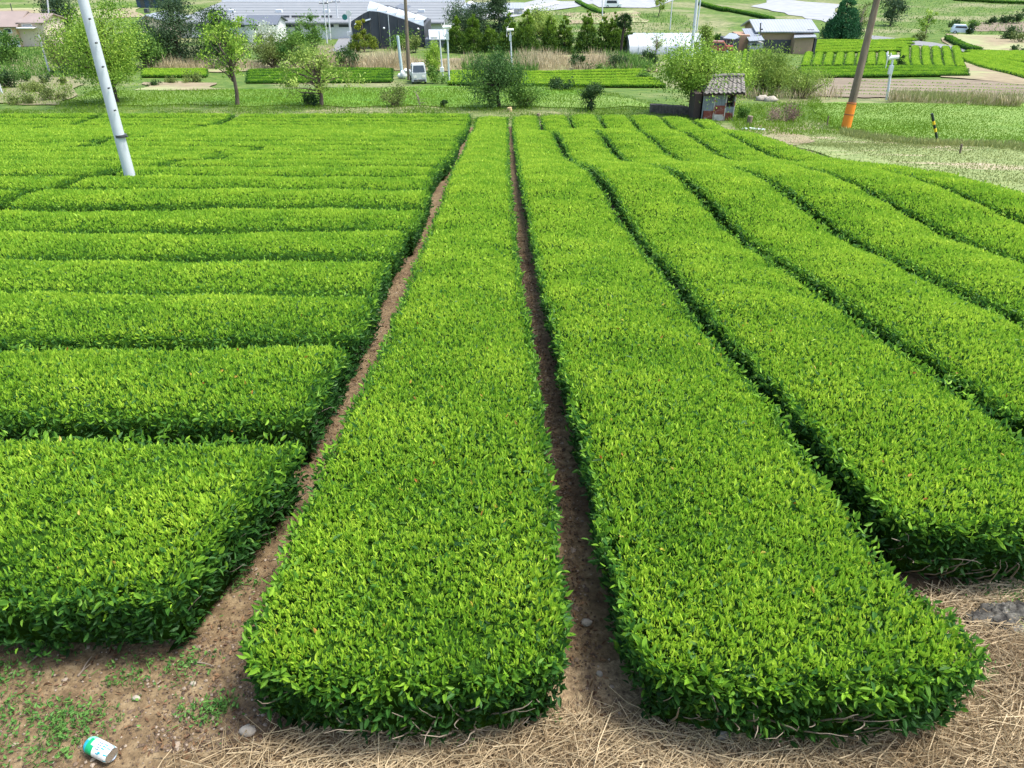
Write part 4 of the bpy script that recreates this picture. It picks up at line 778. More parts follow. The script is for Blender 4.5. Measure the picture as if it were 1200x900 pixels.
def fan(lab, u0, v0, u1, v1, r=.09, k=1.):
    r_, p, t, ax = pole(lab, u0, v0, u1, v1, r, r*.85, GALV, 'frost_fan', group='frost fans in the tea fields', cat='frost fan')
    b = MB(); m1 = mpp(p); b.tube([t + [-.35*k, .05, .12], t + [.35*k, -.05, .2]], [.16*k, .12*k], 12); b.build('motor', WHITE, r_)
    hub = t + np.array([-.38*k, -.06, .12])
    for i in range(3):
        a = i*2.094 + .5; d = np.array([.15*math.cos(a), math.cos(a), math.sin(a)]); s = np.cross(d, [1., 0, 0]); s = s/np.linalg.norm(s); b = MB()
        b.slab(hub + d*.08*k - s*.06*k, hub + d*.62*k - s*.09*k + [.06, 0, 0], hub + d*.62*k + s*.09*k, hub + d*.08*k + s*.06*k, .02); b.build('blade', WHITE, r_)
    b = MB(); b.box(-.13*k, -.2, -.9*k, .13*k, .0, -.35*k, o=t); b.build('control_box', GALV, r_)
fan('frost fan pole right of the willow bush, second from the conifer row end', 526.5, 98, 524, 34)
fan('frost fan pole standing among the conifers behind the twin-stemmed tree', 600, 84, 598, 37)
fan('frost fan pole beside the far tea terrace, right of the leaning pole', 1039, 117, 1046, 70, .10, 1.1)
# steel transmission mast
r_, p, t, ax = pole('tall pale steel mast rising behind the lime green tree', 809, 76, 818.5, -18, .2, .16, GALV, 'steel_mast')
pole('thin grey pole close behind the steel mast', 816, 38, 823, -16, .13, .1, GALV)
r_, p, t, ax = pole('slim pale pole behind the palm', 785, 35, 789, -12, .1, .08, CONCP)
pole('thin pole above the conifer row in the brown field', 706, 25, 706, -14, .12, .1, CONCP)
# marker posts
def post(lab, u0, v0, u1, v1, r, mats, group=None, name='marker_post', cat='post'):
    p = P(u0, v0); t = pt(u1, v1, p[1]); root = empty(name, p, lab, cat, group); n = len(mats)
    for i, m in enumerate(mats):
        a, e = p + (t - p)*(i/n), p + (t - p)*((i + 1)/n); b = MB(); b.tube([a - ([0, 0, .1] if i == 0 else [0, 0, 0]), e], [r, r], 12); b.build('band' if n > 1 else 'shaft', m, root)
post('black and yellow striped marker post on the track edge', 1099, 167, 1092, 133, .065, [YEL, BLACK, BLACK, YEL, BLACK, YEL, BLACK, BLACK])
post('small grey stake on the track right of the striped post', 1125, 181, 1127, 169, .04, [WOODP])
post('thin grey stake left of the leaning wooden pole', 969, 148, 971, 136, .035, [WOODP])
post('squat wooden post right of the tiled shed', 877, 148, 879.5, 136, .16, [WOODP], name='wooden_post')
post('short tan stump at the far end of the dark furrow', 598, 130.5, 597, 126, .16, [plain('tan_wood', (.5, .38, .2), .8)], name='wooden_stump', cat='stump')
post('tiny brown stump at the end of the second furrow', 631, 139, 631, 133, .10, [WOODP], name='wooden_stump', cat='stump')
# ------------------------------------------------------------------ tiled shed
def shed():
    x0, x1 = 826, 859; D = P(842, 141)[1]; gl = pt(822.5, 138, D); gr = pt(857.5, 144, D); zb = float(G(gl[0], D)) - .05
    X0, X1 = gl[0], gr[0]; zt = pt(840, 111, D)[2]; dep = 1.9; root = empty('shed', ((X0 + X1)/2, D, zb), 'small weathered shed with a grey tiled roof and rusty red panels', 'shed')
    GREYW = surf('grey_boards', [(.3, (.12, .14, .155)), (.7, (.27, .30, .32))], scale=4, rough=.85, stretch=(4, 1, .3)); RUST = surf('rusty_tin', [(.35, (.13, .035, .025)), (.55, (.22, .065, .045)), (.66, (.30, .25, .23))], scale=3.5, detail=10, rough=.8); PALEW = surf('pale_boards', [(.3, (.4, .37, .33)), (.7, (.62, .58, .52))], scale=5, rough=.85, scale2=2.5, stops2=[(.3, (.3, .09, .05)), (.7, (.42, .16, .1))], mask=(.56, .6))
    TILE = surf('roof_tile', [(.3, (.09, .083, .075)), (.55, (.20, .185, .165)), (.75, (.32, .30, .27))], scale=5, detail=10, rough=.85, bump=.5, bscale=20, bdist=.01)
    DWOOD = plain('dark_wood', (.045, .032, .028), .85)
    W = X1 - X0; h = zt - zb
    def panel(nm, a, c, z0, z1, m, dy=0, lab=None):
        b = MB(); b.box(X0 + a*W, D - .04 - dy, zb + z0*h, X0 + c*W, D, zb + z1*h); o = b.build(nm, m, root)
        if lab: o['label'] = lab
    panel('wall_board', 0, .74, .40, 1, GREYW); panel('wall_panel', .03, .33, 0, .40, RUST, .01, 'rusty red lower panel'); panel('door', .36, .70, 0, .60, RUST, .03, 'rust red door with peeling pale foot')
    panel('door_foot', .37, .69, 0, .26, PALEW, .045); panel('wall_panel', .74, 1, 0, .33, RUST, .01, 'rusty red panel under the open window'); panel('wall_panel', .74, 1, .33, .55, GREYW)
    for a in (-.03, .335, .70, .985): panel('frame_post', a, a + .03, 0, 1, PALEW if a > 0 else GREYW, .03)
    # window opening with a louvred dark frame
    b = MB(); b.box(X0 + .74*W, D + .3, zb + .55*h, X1, D + .34, zb + h); b.build('window_back', DWOOD, root)
    for z in (.56, .72, .96): panel('window_rail', .74, .985, z, z + .03, DWOOD, .015)
    b = MB(); b.box(X0, D + dep - .05, zb, X1, D + dep, zb + h*1.15); b.build('back_wall', GREYW, root)
    for x in (X0, X1 - .05):
        b = MB(); b.hexa([[x, D, zb], [x + .05, D, zb], [x + .05, D + dep, zb], [x, D + dep, zb], [x, D, zb + h], [x + .05, D, zb + h], [x + .05, D + dep, zb + h*1.15], [x, D + dep, zb + h*1.15]]); b.build('side_wall', DWOOD if x == X0 else GREYW, root)
    b = MB(); b.box(X0 - .55, D + .15, zb, X0 - .12, D + dep*.9, zb + h*1.02); b.build('side_screen', DWOOD, root)
    # roof: tiled single slope seen from the front, real rolls
    e0 = pt(824, 111, D - .35); e1 = pt(873.5, 109, D - .45); dr = 2.1; r0 = pt(834, 91, D + dr*.62); r1 = pt(872, 90, D + dr*.62)
    rf = MB(); rf.slab(e0, e1, r1, r0, .08); roof = rf.build('roof', DWOOD, root)
    b = MB(); nc = 9; nrw = 7
    for j in range(nrw):
        for i in range(nc):
            def S(a, c): return (e0*(1-a) + e1*a)*(1-c) + (r0*(1-a) + r1*a)*c
            a0, a1 = i/nc, (i+1)/nc; c0, c1 = j/nrw, (j + 1.12)/nrw; V = []
            jit = rng.normal(0, .008, 3)
            for c_, lift in ((c0, .055), (min(c1, 1), .02)):
                for k in range(7):
                    t = k/6; hgt = .075*math.sin(math.pi*min(1, t*1.7))*(t < .59) - .012
                    V.append(S(a0 + (a1 - a0)*t, c_) + np.array([0, 0, hgt + lift]) + jit)
            V = np.array(V); lo = V - [0, 0, .025]; f = [[k, k+1, k+8, k+7] for k in range(6)]
            b.add(np.vstack([V, lo]), f + [[k + 14, k + 15, k + 1, k] for k in range(6)], 0, rng.random())
    b.tube([r0 + [0, 0, .08], (r0 + r1)/2 + [0, 0, .12], r1 + [0, 0, .08]], [.12, .12, .12], 10)
    b.build('tiles', TILE, roof)
    b = MB(); b.tube([e1 + [-.05, .0, -.1], r1 + [-.05, 0, -.1]], [.07, .07], 6); b.build('barge_board', DWOOD, roof)
    p3 = P(846, 143); b = MB()
shed()
# low dark stone bank left of the shed tree
c0, c1 = P(766, 133), P(806, 136); b = MB(); n = 12
for i in range(n):
    q = c0*(1 - i/n) + c1*(i/n); b.box(-.22, 0, -.2, .22, .5, .52 + rng.uniform(-.06, .06), o=q, a=rng.normal(0, .06))
tag(b.build('retaining_wall', surf('dark_bank', [(.3, (.05, .045, .04)), (.7, (.16, .14, .12))], scale=5, rough=.95, bump=.6), origin=c0), 'low dark stone retaining wall left of the lime green tree', 'wall')
# crumpled pale plastic and boards by the shed
c = P(886, 154); b = MB()
for i in range(7): b.blob(c + np.array([rng.normal(0, .35), rng.normal(0, .15), .1]), (.22, .12, .07), 0, .5, 8, 5, .35)
tag(b.build('plastic_sheet', plain('pale_blue_plastic', (.6, .68, .74), .5), origin=c), 'crumpled pale blue plastic sheet on the track by the shed', 'plastic sheet')
for (u, v, lab) in [(893, 118, 'pale rubble stone below the large soft bush, left one'), (903, 119, 'pale rubble stone below the large soft bush, right one')]:
    c = P(u, v); b = MB(); b.blob(c + [0, 0, .15], (.5, .3, .25), 0, .5, 10, 6, .25); tag(b.build('rubble_stone', STONE, origin=c), lab, 'stone', 'rubble stones near the shed')
# ------------------------------------------------------------------ buildings
def ribbed(name, c, d, n, rough=.5, ax=0):
    m, nt, bs, out = newmat(name); L = nt.links; tc = nt.nodes.new('ShaderNodeTexCoord'); wv = nt.nodes.new('ShaderNodeTexWave'); wv.inputs['Scale'].default_value = n; wv.bands_direction = 'XYZ'[ax]; wv.inputs['Distortion'].default_value = .3
    L.new(tc.outputs['Object'], wv.inputs['Vector']); r = ramp(nt, [(.0, d), (.25, c), (1, c)]); L.new(wv.outputs['Fac'], r.inputs['Fac'])
    n2 = nt.nodes.new('ShaderNodeTexNoise'); n2.inputs['Scale'].default_value = .5; n2.inputs['Detail'].default_value = 8; L.new(tc.outputs['Object'], n2.inputs['Vector']); mr = nt.nodes.new('ShaderNodeMapRange'); mr.inputs['To Min'].default_value = .75; mr.inputs['To Max'].default_value = 1.15; L.new(n2.outputs['Fac'], mr.inputs['Value'])
    mx = nt.nodes.new('ShaderNodeMix'); mx.data_type = 'RGBA'; mx.blend_type = 'MULTIPLY'; mx.inputs['Factor'].default_value = 1; L.new(r.outputs['Color'], mx.inputs['A']); L.new(mr.outputs['Result'], mx.inputs['B']); L.new(mx.outputs['Result'], bs.inputs['Base Color']); bs.inputs['Roughness'].default_value = rough
    return m
GLASS = plain('window_glass', (.04, .055, .07), .15)
TANW = plain('tan_wall', (.58, .42, .27), .85, 0, .08); CREAM = plain('cream_wall', (.6, .5, .4), .85, 0, .06); WALLG = plain('grey_wall', (.40, .41, .40), .85, 0, .08); WALLW = plain('white_wall', (.62, .63, .62), .8, 0, .05)
ROOFP = ribbed('pink_grey_roof', (.28, .22, .19), (.18, .14, .125), 1.2, .6, 1); ROOFG = ribbed('long_grey_roof', (.20, .21, .215), (.09, .095, .105), .09, .6, 1); ROOFW = ribbed('white_metal_roof', (.30, .32, .345), (.21, .225, .25), .8, .4, 0)
ROOFD = plain('dark_roof', (.10, .115, .14), .6, 0, .1); ROOFS = ribbed('silver_roof', (.24, .265, .30), (.18, .2, .22), 1., .45, 0)
NET = surf('black_net', [(.3, (.035, .04, .05)), (.7, (.075, .085, .10))], scale=1.2, rough=.9, stretch=(1, 1, .2)); FILM = plain('white_film', (.37, .40, .43), .4, 0, .06, .6)
def block(root, x0, x1, y0, y1, z0, z1, m, nm='wall'):
    b = MB(); b.box(x0, y0, z0, x1, y1, z1); return b.build(nm, m, root)
def gable(root, x0, x1, y0, y1, ze, zr, m, mg, along='x', ov=.5, th=.15, ridge=.5):
    """two roof slabs and the gable infill"""
    b = MB()
    if along == 'x':
        ym = y0 + (y1 - y0)*ridge; k = (zr - ze)/(ym - y0); k2 = (zr - ze)/(y1 - ym)
        b.slab([x0 - ov, y0 - ov, ze - ov*k], [x1 + ov, y0 - ov, ze - ov*k], [x1 + ov, ym, zr], [x0 - ov, ym, zr], th); b.slab([x0 - ov, ym, zr + .003], [x1 + ov, ym, zr + .003], [x1 + ov, y1 + ov, ze - ov*k2], [x0 - ov, y1 + ov, ze - ov*k2], th)
        gs = []
        for x in (x0 + .01, x1 - .11): g = MB(); gs.append(g); g.add([[x, y0, ze - .1], [x, y1, ze - .1], [x, ym, zr - th - .02], [x + .1, y0, ze - .1], [x + .1, y1, ze - .1], [x + .1, ym, zr - th - .02]], [[0, 1, 2], [3, 5, 4]]); g.add([[x, y0, ze - .1], [x, ym, zr - th - .02], [x + .1, ym, zr - th - .02], [x + .1, y0, ze - .1]], [[0, 1, 2, 3]])
    else:
        xm = x0 + (x1 - x0)*ridge; k = (zr - ze)/(xm - x0); k2 = (zr - ze)/(x1 - xm)
        b.slab([x0 - ov, y0 - ov, ze - ov*k], [xm, y0 - ov, zr], [xm, y1 + ov, zr], [x0 - ov, y1 + ov, ze - ov*k], th); b.slab([xm, y0 - ov, zr + .003], [x1 + ov, y0 - ov, ze - ov*k2], [x1 + ov, y1 + ov, ze - ov*k2], [xm, y1 + ov, zr + .003], th)
        gs = []
        for y in (y0 + .01, y1 - .11): g = MB(); gs.append(g); g.add([[x0, y, ze - .1], [x1, y, ze - .1], [xm, y, zr - th - .02], [x0, y + .1, ze - .1], [x1, y + .1, ze - .1], [xm, y + .1, zr - th - .02]], [[0, 1, 2], [3, 5, 4]])
    r = b.build('roof', m, root); [g.build('gable_wall', mg, root) for g in gs]; return r
def window(root, u0, v0, u1, v1, D, frame=WHITE, gl=GLASS):
    a = pt(u0, v1, D); c = pt(u1, v0, D); x0, x1, z0, z1 = a[0], c[0], a[2], c[2]; t = max(.06, (x1 - x0)*.09)
    b = MB(); b.box(x0, D - .06, z0, x1, D - .003, z0 + t); b.box(x0, D - .06, z1 - t, x1, D - .003, z1); b.box(x0, D - .06, z0 + t, x0 + t, D - .003, z1 - t); b.box(x1 - t, D - .06, z0 + t, x1, D - .003, z1 - t)
    f = b.build('window', frame, root); b = MB(); b.box(x0 + t, D - .03, z0 + t, x1 - t, D - .004, z1 - t); b.build('pane', gl, f)
def X(u, v, D): return pt(u, v, D)[0]
def Z(v, D): return pt(600, v, D)[2]
# --- tan house upper left
D = P(20, 55)[1]; zb = float(G(X(0, 50, D), D)) - .3
root = empty('house', (X(10, 50, D), D, zb), 'tan two-part house with pinkish grey roofs at the upper left', 'house')
xa, xb, xc = X(-30, 40, D), X(20, 40, D), X(50, 40, D)
block(root, xa, xb, D, D + 7, zb, Z(30, D), TANW); block(root, xb, xc, D + .6, D + 6.4, zb, Z(27, D), CREAM)
gable(root, xa, xb, D, D + 7, Z(29, D), Z(13, D + 3.5), ROOFP, TANW, 'x', .5); gable(root, xb + .6, xc, D + .6, D + 6.4, Z(25.5, D), Z(15.5, D + 3.4), ROOFP, CREAM, 'x', .45)
window(root, 6, 33, 13, 39, D); window(root, 26, 27.5, 37, 31, D + .6); b = MB(); b.box(X(19, 29, D - .3), D - .6, Z(33, D), X(40, 30, D), D + .59, Z(32, D)); b.build('balcony', WHITE, root)
window(root, -8, 36, 2, 46, D); b = MB(); b.box(xa, D - .05, zb, xb, D - .003, Z(47, D)); b.build('plinth', WHITE, root)
# --- white-grey gable house
D = P(178, 48)[1]; zb = float(G(X(178, 40, D), D)) - .3; x0, x1 = X(161, 25, D), X(196, 25, D)
root = empty('house', ((x0 + x1)/2, D, zb), 'house with a pale gable roof half hidden by dark pines', 'house')
block(root, x0 + .4, x1, D, D + 9, zb, Z(25, D), CREAM); gable(root, x0 + .4, x1, D, D + 9, Z(24.5, D), Z(17, D), ROOFS, CREAM, 'y', .5, .15, .3); window(root, 164, 28, 172, 32, D, WALLG); b = MB(); b.box(X(170, 12, D + 5), D + 4.5, Z(15, D + 5), X(174, 12, D + 5), D + 5.3, Z(10, D + 5)); b.build('chimney', DARKM, root)
# --- dark blue shed at the very top
D = 205; zb = float(G(X(180, 4, D), D)); x0, x1 = X(160, 4, D), X(195, 4, D)
root = empty('barn', ((x0 + x1)/2, D, zb), 'low dark blue barn at the top edge behind the pale gable roof', 'barn'); block(root, x0, x1, D, D + 8, zb, zb + 2.2, plain('navy_wall', (.04, .07, .12), .7)); gable(root, x0, x1, D, D + 8, zb + 2.2, zb + 3.5, ROOFD, ROOFD, 'x', .4)
for k in (.2, .5, .8):
    b = MB(); b.box(x0 + (x1 - x0)*k - .5, D - .04, zb, x0 + (x1 - x0)*k + .5, D - .003, zb + 1.9); b.build('door', DARKM, root)
# --- long grey hall
D = P(380, 46)[1]; x0, x1 = X(205, 28, D), X(520, 28, D); zb = float(G(X(380, 46, D), D)) - .4
root = empty('factory_hall', ((x0 + x1)/2, D, zb), 'very long low hall with a grey corrugated roof across the top left', 'hall')
ze = Z(27.5, D); block(root, x0, x1, D, D + 26, zb, ze, WALLW)
b = MB(); b.slab([x0 - .6, D - .6, Z(26.5, D - .6)], [x1 + .2, D - .6, Z(26.5, D - .6)], [x1 + 2.2, D + 26, Z(2, D + 26)], [x0 - .6, D + 26, Z(2, D + 26)], .25); roof = b.build('roof', ROOFG, root)
b = MB(); b.box(x0 - .6, D + 26.003, Z(3, D + 26), x1 + 2.2, D + 26.6, Z(-1, D + 26)); b.build('ridge_parapet', WHITE, roof)
for i in range(9):
    u = 228 + i*21.; wdw = MB(); a = X(u, 21, D); c_ = X(u + 15, 21, D)
    q0 = Z(24.8, D + .4)
    b = MB(); b.box(a, D - .05, ze - .55, c_, D - .003, ze - .12); b.build('window', GLASS, root)
for i in range(5):
    sx = x0 + (x1 - x0)*(.12 + i*.19); b = MB(); s0 = D + 11; zz = Z(26.5, D - .6) + (Z(2, D + 26) - Z(26.5, D - .6))*(11.6/26.6); b.box(sx, s0, zz - .1, sx + 1.1, s0 + 1., zz + .45); b.build('roof_vent', GALV, roof)
# shallow dark louvres along the roof foot (ventilation slots)
for i, (ua, ub) in enumerate([(325, 339), (342, 357), (360, 373), (377, 389)]):
    k = 3.0; yy = D + 5.2; zr_ = Z(26.5, D - .6) + (Z(2, D + 26) - Z(26.5, D - .6))*((yy + .6 - D)/26.6)
    b = MB(); b.box(X(ua, 20, yy), yy - .2, zr_ - .1, X(ub, 20, yy), yy + .3, zr_ + .32); b.build('skylight', DARKM, roof)
b = MB(); q = pt(404, 20, D - .1); b.tube([q, q + [0, -.08, 0]], [.45, .45], 16); b.build('round_sign', plain('teal_sign', (.02, .16, .14), .5), root)
# --- small dark-roofed house before the hall
D = P(312, 50)[1]; zb = float(G(X(312, 45, D), D)) - .3; x0, x1 = X(287, 27, D), X(322, 27, D)
root = empty('house', ((x0 + x1)/2, D, zb), 'small white house with a slate-dark roof before the long hall', 'house'); block(root, x0, x1, D, D + 6, zb, Z(28, D), WALLW); gable(root, x0, x1, D, D + 6, Z(27.5, D), Z(17.5, D + 3), ROOFD, WALLW, 'x', .4); window(root, 296, 31, 303, 37, D); window(root, 310, 31, 317, 37, D)
# --- black netted building with stepped translucent roof
D = P(455, 57)[1]; zb = float(G(X(455, 50, D), D)) - .3
root = empty('netted_greenhouse', (X(455, 50, D), D, zb), 'black netted greenhouse with a stepped white film roof', 'greenhouse')
xs_ = [412, 425.5, 434, 445, 456, 467, 478, 492, 497]; zt = [25, 17, 13, 14, 17, 20.5, 24, 29.5, 31]
for i in range(8):
    a, c_ = X(xs_[i], 30, D) , X(xs_[i+1], 30, D) - .05; b = MB(); b.hexa([[a, D, zb], [c_, D, zb], [c_, D + 11, zb], [a, D + 11, zb], [a, D, Z(zt[i], D)], [c_, D, Z(zt[i+1], D)], [c_, D + 11, Z(zt[i+1], D)], [a, D + 11, Z(zt[i], D)]]); b.build('net_wall', NET, root)
    b = MB(); b.tube([[c_ + .02, D - .06, zb], [c_ + .02, D - .06, Z(zt[i+1], D)]], [.05, .05], 6); b.build('frame_post', GALV if i == 3 else DARKM, root)
FROST = plain('frosted_panel', (.34, .40, .44), .4, 0, .05)
for i in range(6):
    ua = 430.5 + i*11; ub = ua + 11; v0 = 13.5 + i*2.9; st = MB()
    p0, p1 = pt(ua, v0, D + .4), pt(ub, v0 + 3.0, D + .4); s0, s1 = pt(ua, v0 - 3.8, D + .7), pt(ub, v0 - 3.8 + 0.2, D + .7)
    b = MB(); b.slab(p0 + [0, 0, .02], p1 + [0, 0, .02], s1, s0, .06); b.build('step_panel', FROST, root)
    q0, q1 = pt(ua + 3, max(v0 - 12, .5) if i else 1.2, D + 8), pt(ub + 4, v0 - 9 + (1.5 if i else 0), D + 8); b = MB(); b.slab(s0 + [0, 0, .01*i], s1 + [0, 0, .01*i], q1, q0, .08); b.build('roof_panel', FILM, root)
b = MB(); b.slab(pt(415, 29, D - .3), pt(434, 23, D - .3), pt(434, 15.5, D + 1.), pt(422, 19, D + 1.), .06); b.build('awning', FROST, root)
for (u, v) in ((450, 33), (490, 34)):
    b = MB(); q = pt(u, v, D - .12); b.blob(q, (.16, .12, .16), 0, .5, 10, 6, 0); b.build('lamp', WHITE, root)
# --- white roofed low annexe right of it
D = P(515, 56)[1]; zb = float(G(X(515, 50, D), D)) - .3; x0, x1 = X(498, 45, D), X(528, 45, D)
root = empty('annexe', ((x0 + x1)/2, D, zb), 'low dark annexe with a flat white roof right of the netted greenhouse', 'building'); block(root, x0, x1, D, D + 4, zb, Z(46, D), ROOFD)
b = MB(); b.slab(pt(503, 46, D - .3), pt(529, 46, D - .3), pt(527, 34.5, D + 4.5), pt(502, 34.5, D + 4.5), .15); b.build('roof', FILM, root); b = MB(); b.box(x0 + .8, D - .05, zb, x0 + 1.8, D - .003, zb + 1.7); b.build('door', WALLG, root)
# --- white industrial buildings at the top, behind
for (ua, ub, vb, vt, vr, DD, lab, mr) in [(496, 612, 24, 10, 3, 190, 'wide white industrial building behind the netted greenhouse', ROOFW), (448, 520, 12, 3, -4, 215, 'white building with rounded vents at the top edge', FILM)]:
    zb = float(G(X(550, 20, DD), DD)) - .4; x0, x1 = X(ua, vt, DD), X(ub, vt, DD); root = empty('factory_building', ((x0 + x1)/2, DD, zb), lab, 'factory')
    block(root, x0, x1, DD, DD + 14, zb, Z(vt, DD), WALLW); b = MB(); b.slab([x0 - .5, DD - .6, Z(vt, DD)+.05], [x1 + .5, DD - .6, Z(vt, DD)+.05], [x1 + .5, DD + 14, Z(vr, DD + 14)], [x0 - .5, DD + 14, Z(vr, DD + 14)], .3); rf = b.build('roof', mr, root)
    for i in range(7):
        xx = x0 + (x1 - x0)*(i + .5)/7; b = MB(); b.box(xx - .9, DD - .06, Z(vt, DD) - 1.6, xx + .9, DD - .003, Z(vt, DD) - .6); b.build('window', WALLG, root)
    for i in range(3):
        xx = x0 + (x1 - x0)*(.25 + i*.22); b = MB(); b.blob([xx, DD + 6, Z(vt, DD) + (Z(vr, DD + 14) - Z(vt, DD))*.45 + .3], (1., 1., .7), 0, .5, 12, 8, 0); b.build('roof_vent', WHITE, rf)
# stair-step dark roofs right of netted greenhouse
D = 150; zb = float(G(X(490, 30, D), D)) - .3; root = empty('workshop', (X(490, 30, D), D, zb), 'dark stepped workshop with pale gable behind the netted greenhouse', 'building')
block(root, X(476, 20, D), X(500, 20, D), D, D + 6, zb, Z(19, D), WALLW); b = MB(); b.slab(pt(463, 8, D + 1), pt(501, 19, D - .4), pt(499, 12, D + 6), pt(470, 4, D + 6), .2); b.build('roof', ROOFD, root); window(root, 480, 21, 484, 23, D, DARKM)
block(root, X(500, 20, D), X(504, 20, D), D - 2, D + 5, zb, Z(20, D), ROOFD, 'side_wall')
# --- white plastic greenhouse
D = P(778, 64)[1]; zb = float(G(X(778, 60, D), D)) - .2; x0, x1 = X(738, 56, D), X(826, 58, D)
root = empty('plastic_greenhouse', ((x0 + x1)/2, D, zb), 'white plastic tunnel greenhouse behind the palm', 'greenhouse')
ze, zr = Z(55, D), Z(39, D + 4); b = MB(); n = 9; ring = []
for i in range(n):
    t = i/(n - 1); ring.append((D + 8*t, ze + (zr - ze)*math.sin(math.pi*t)**.8 if 0 < t < 1 else ze))
ring = [(D, zb)] + ring + [(D + 8, zb)]; V = [[x, y, z] for x in np.linspace(x0, x1, 12) for (y, z) in ring]; m_ = len(ring)
b.add(V, [[i*m_ + j, i*m_ + j + 1, (i+1)*m_ + j + 1, (i+1)*m_ + j] for i in range(11) for j in range(m_ - 1)], 0, .5, True)
for e in (0, 11): b.add(V[e*m_:(e+1)*m_] , [list(range(m_))])
b.build('film', FILM, root)
for x in np.linspace(x0, x1, 9):
    b = MB(); b.tube([[x, y - (.03 if y < D + 4 else -.03), z + .03] for y, z in ring], .03, 5, cap=False); b.build('hoop', GALV, root)
# --- grey little gable before it
D = P(782, 66)[1] - 3; zb = float(G(X(782, 60, D), D)) - .2; x0, x1 = X(788, 60, D), X(806, 60, D)
root = empty('hut', ((x0 + x1)/2, D, zb), 'tiny pale gabled hut in front of the plastic greenhouse', 'hut'); block(root, x0, x1, D, D + 2.5, zb, Z(60, D), WALLW); gable(root, x0, x1, D, D + 2.5, Z(60, D), Z(54.5, D), ROOFS, WALLG, 'y', .15, .08); b = MB(); b.box((x0 + x1)/2 - .4, D - .05, zb, (x0 + x1)/2 + .4, D - .003, zb + 1.6); b.build('door', WALLG, root)
# --- farmhouse
D = P(915, 62)[1]; zb = float(G(X(915, 55, D), D)) - .3
root = empty('farmhouse', (X(915, 50, D), D, zb), 'long farmhouse with a white metal roof and ochre walls', 'farmhouse')
x0, x1 = X(889, 38, D), X(954, 38, D); ze = Z(35.5, D)
OCH = plain('ochre_wall', (.33, .235, .155), .85, 0, .08); BOARD = plain('charred_boards', (.06, .065, .075), .8, 0, .15)
block(root, x0, x1, D, D + 7, zb, ze, OCH); gable(root, x0, x1, D, D + 7, Z(35, D), Z(22.5, D + 3.5), ROOFW, OCH, 'x', .55, .18)
b = MB(); b.box(x0, D - .12, zb, X(931, 50, D), D - .003, Z(46.5, D)); b.build('lower_boards', BOARD, root)
window(root, 933, 35.5, 942, 39.5, D, DARKM); window(root, 945.5, 34.5, 954, 38.5, D, DARKM); window(root, 891, 33.5, 894, 36, D, DARKM)
block(root, X(932, 45, D - 1.6), X(954, 45, D - 1.6), D - 1.6, D - .13, zb, Z(44.5, D - 1.6), OCH, 'porch'); b = MB(); b.slab(pt(930.5, 44, D - 2.), pt(957, 43, D - 2.), pt(955, 39.5, D - .02), pt(931, 40, D - .02), .1); b.build('porch_roof', ROOFW, root)
block(root, X(954.5, 50, D - 1.6), X(957, 50, D - 1.6), D - 1.6, D - .5, zb, Z(45, D - 1.6), BOARD, 'porch_side')
# left wing with ridge running away
D2 = D - 2.2; xa, xb = X(869, 45, D2), X(889, 45, D2)
b = MB(); b.slab(pt(878, 48, D2 - .3), pt(896, 47, D2 - .3), pt(886, 33, D2 + 3.6), pt(869.5, 33.5, D2 + 3.6), .12); b.build('wing_roof', ROOFS, root)
block(root, X(879, 50, D2), X(895, 50, D2), D2, D2 + 2.1, zb, Z(50, D2), WALLG, 'wing'); window(root, 881, 50.8, 887, 53.5, D2, DARKM)
block(root, X(866, 45, D2 + 1), X(878.5, 45, D2 + 1), D2 + 1, D2 + 5, zb, Z(41, D2 + 1), plain('brown_wall', (.33, .2, .13), .85), 'wing')
b = MB(); b.tube([[X(891.5, 45, D2 + .8), D2 + 1.2, Z(46, D2)], [X(892.5, 27, D2 + .8), D2 + 1.2, Z(27, D2 + 1)]], [.09, .09], 8); b.build('flue', DARKM, root)
# annexe hut on its left
D3 = D2 - 1; root = empty('storehouse', (X(858, 55, D3), D3, zb), 'dark board storehouse with a flat grey roof left of the farmhouse', 'storehouse')
block(root, X(850, 50, D3), X(866, 50, D3), D3, D3 + 3.2, zb, Z(45.5, D3), BOARD); b = MB(); b.slab(pt(847.5, 44.5, D3 - .3), pt(861, 45.8, D3 - .4), pt(872.5, 40.5, D3 + 3.5), pt(855, 38.5, D3 + 3.5), .12); b.build('roof', ROOFS, root)
for u in (851, 855, 859): b = MB(); b.box(X(u, 50, D3), D3 - .04, zb, X(u + .6, 50, D3), D3 - .003, Z(46.5, D3)); b.build('batten', WALLG, root)
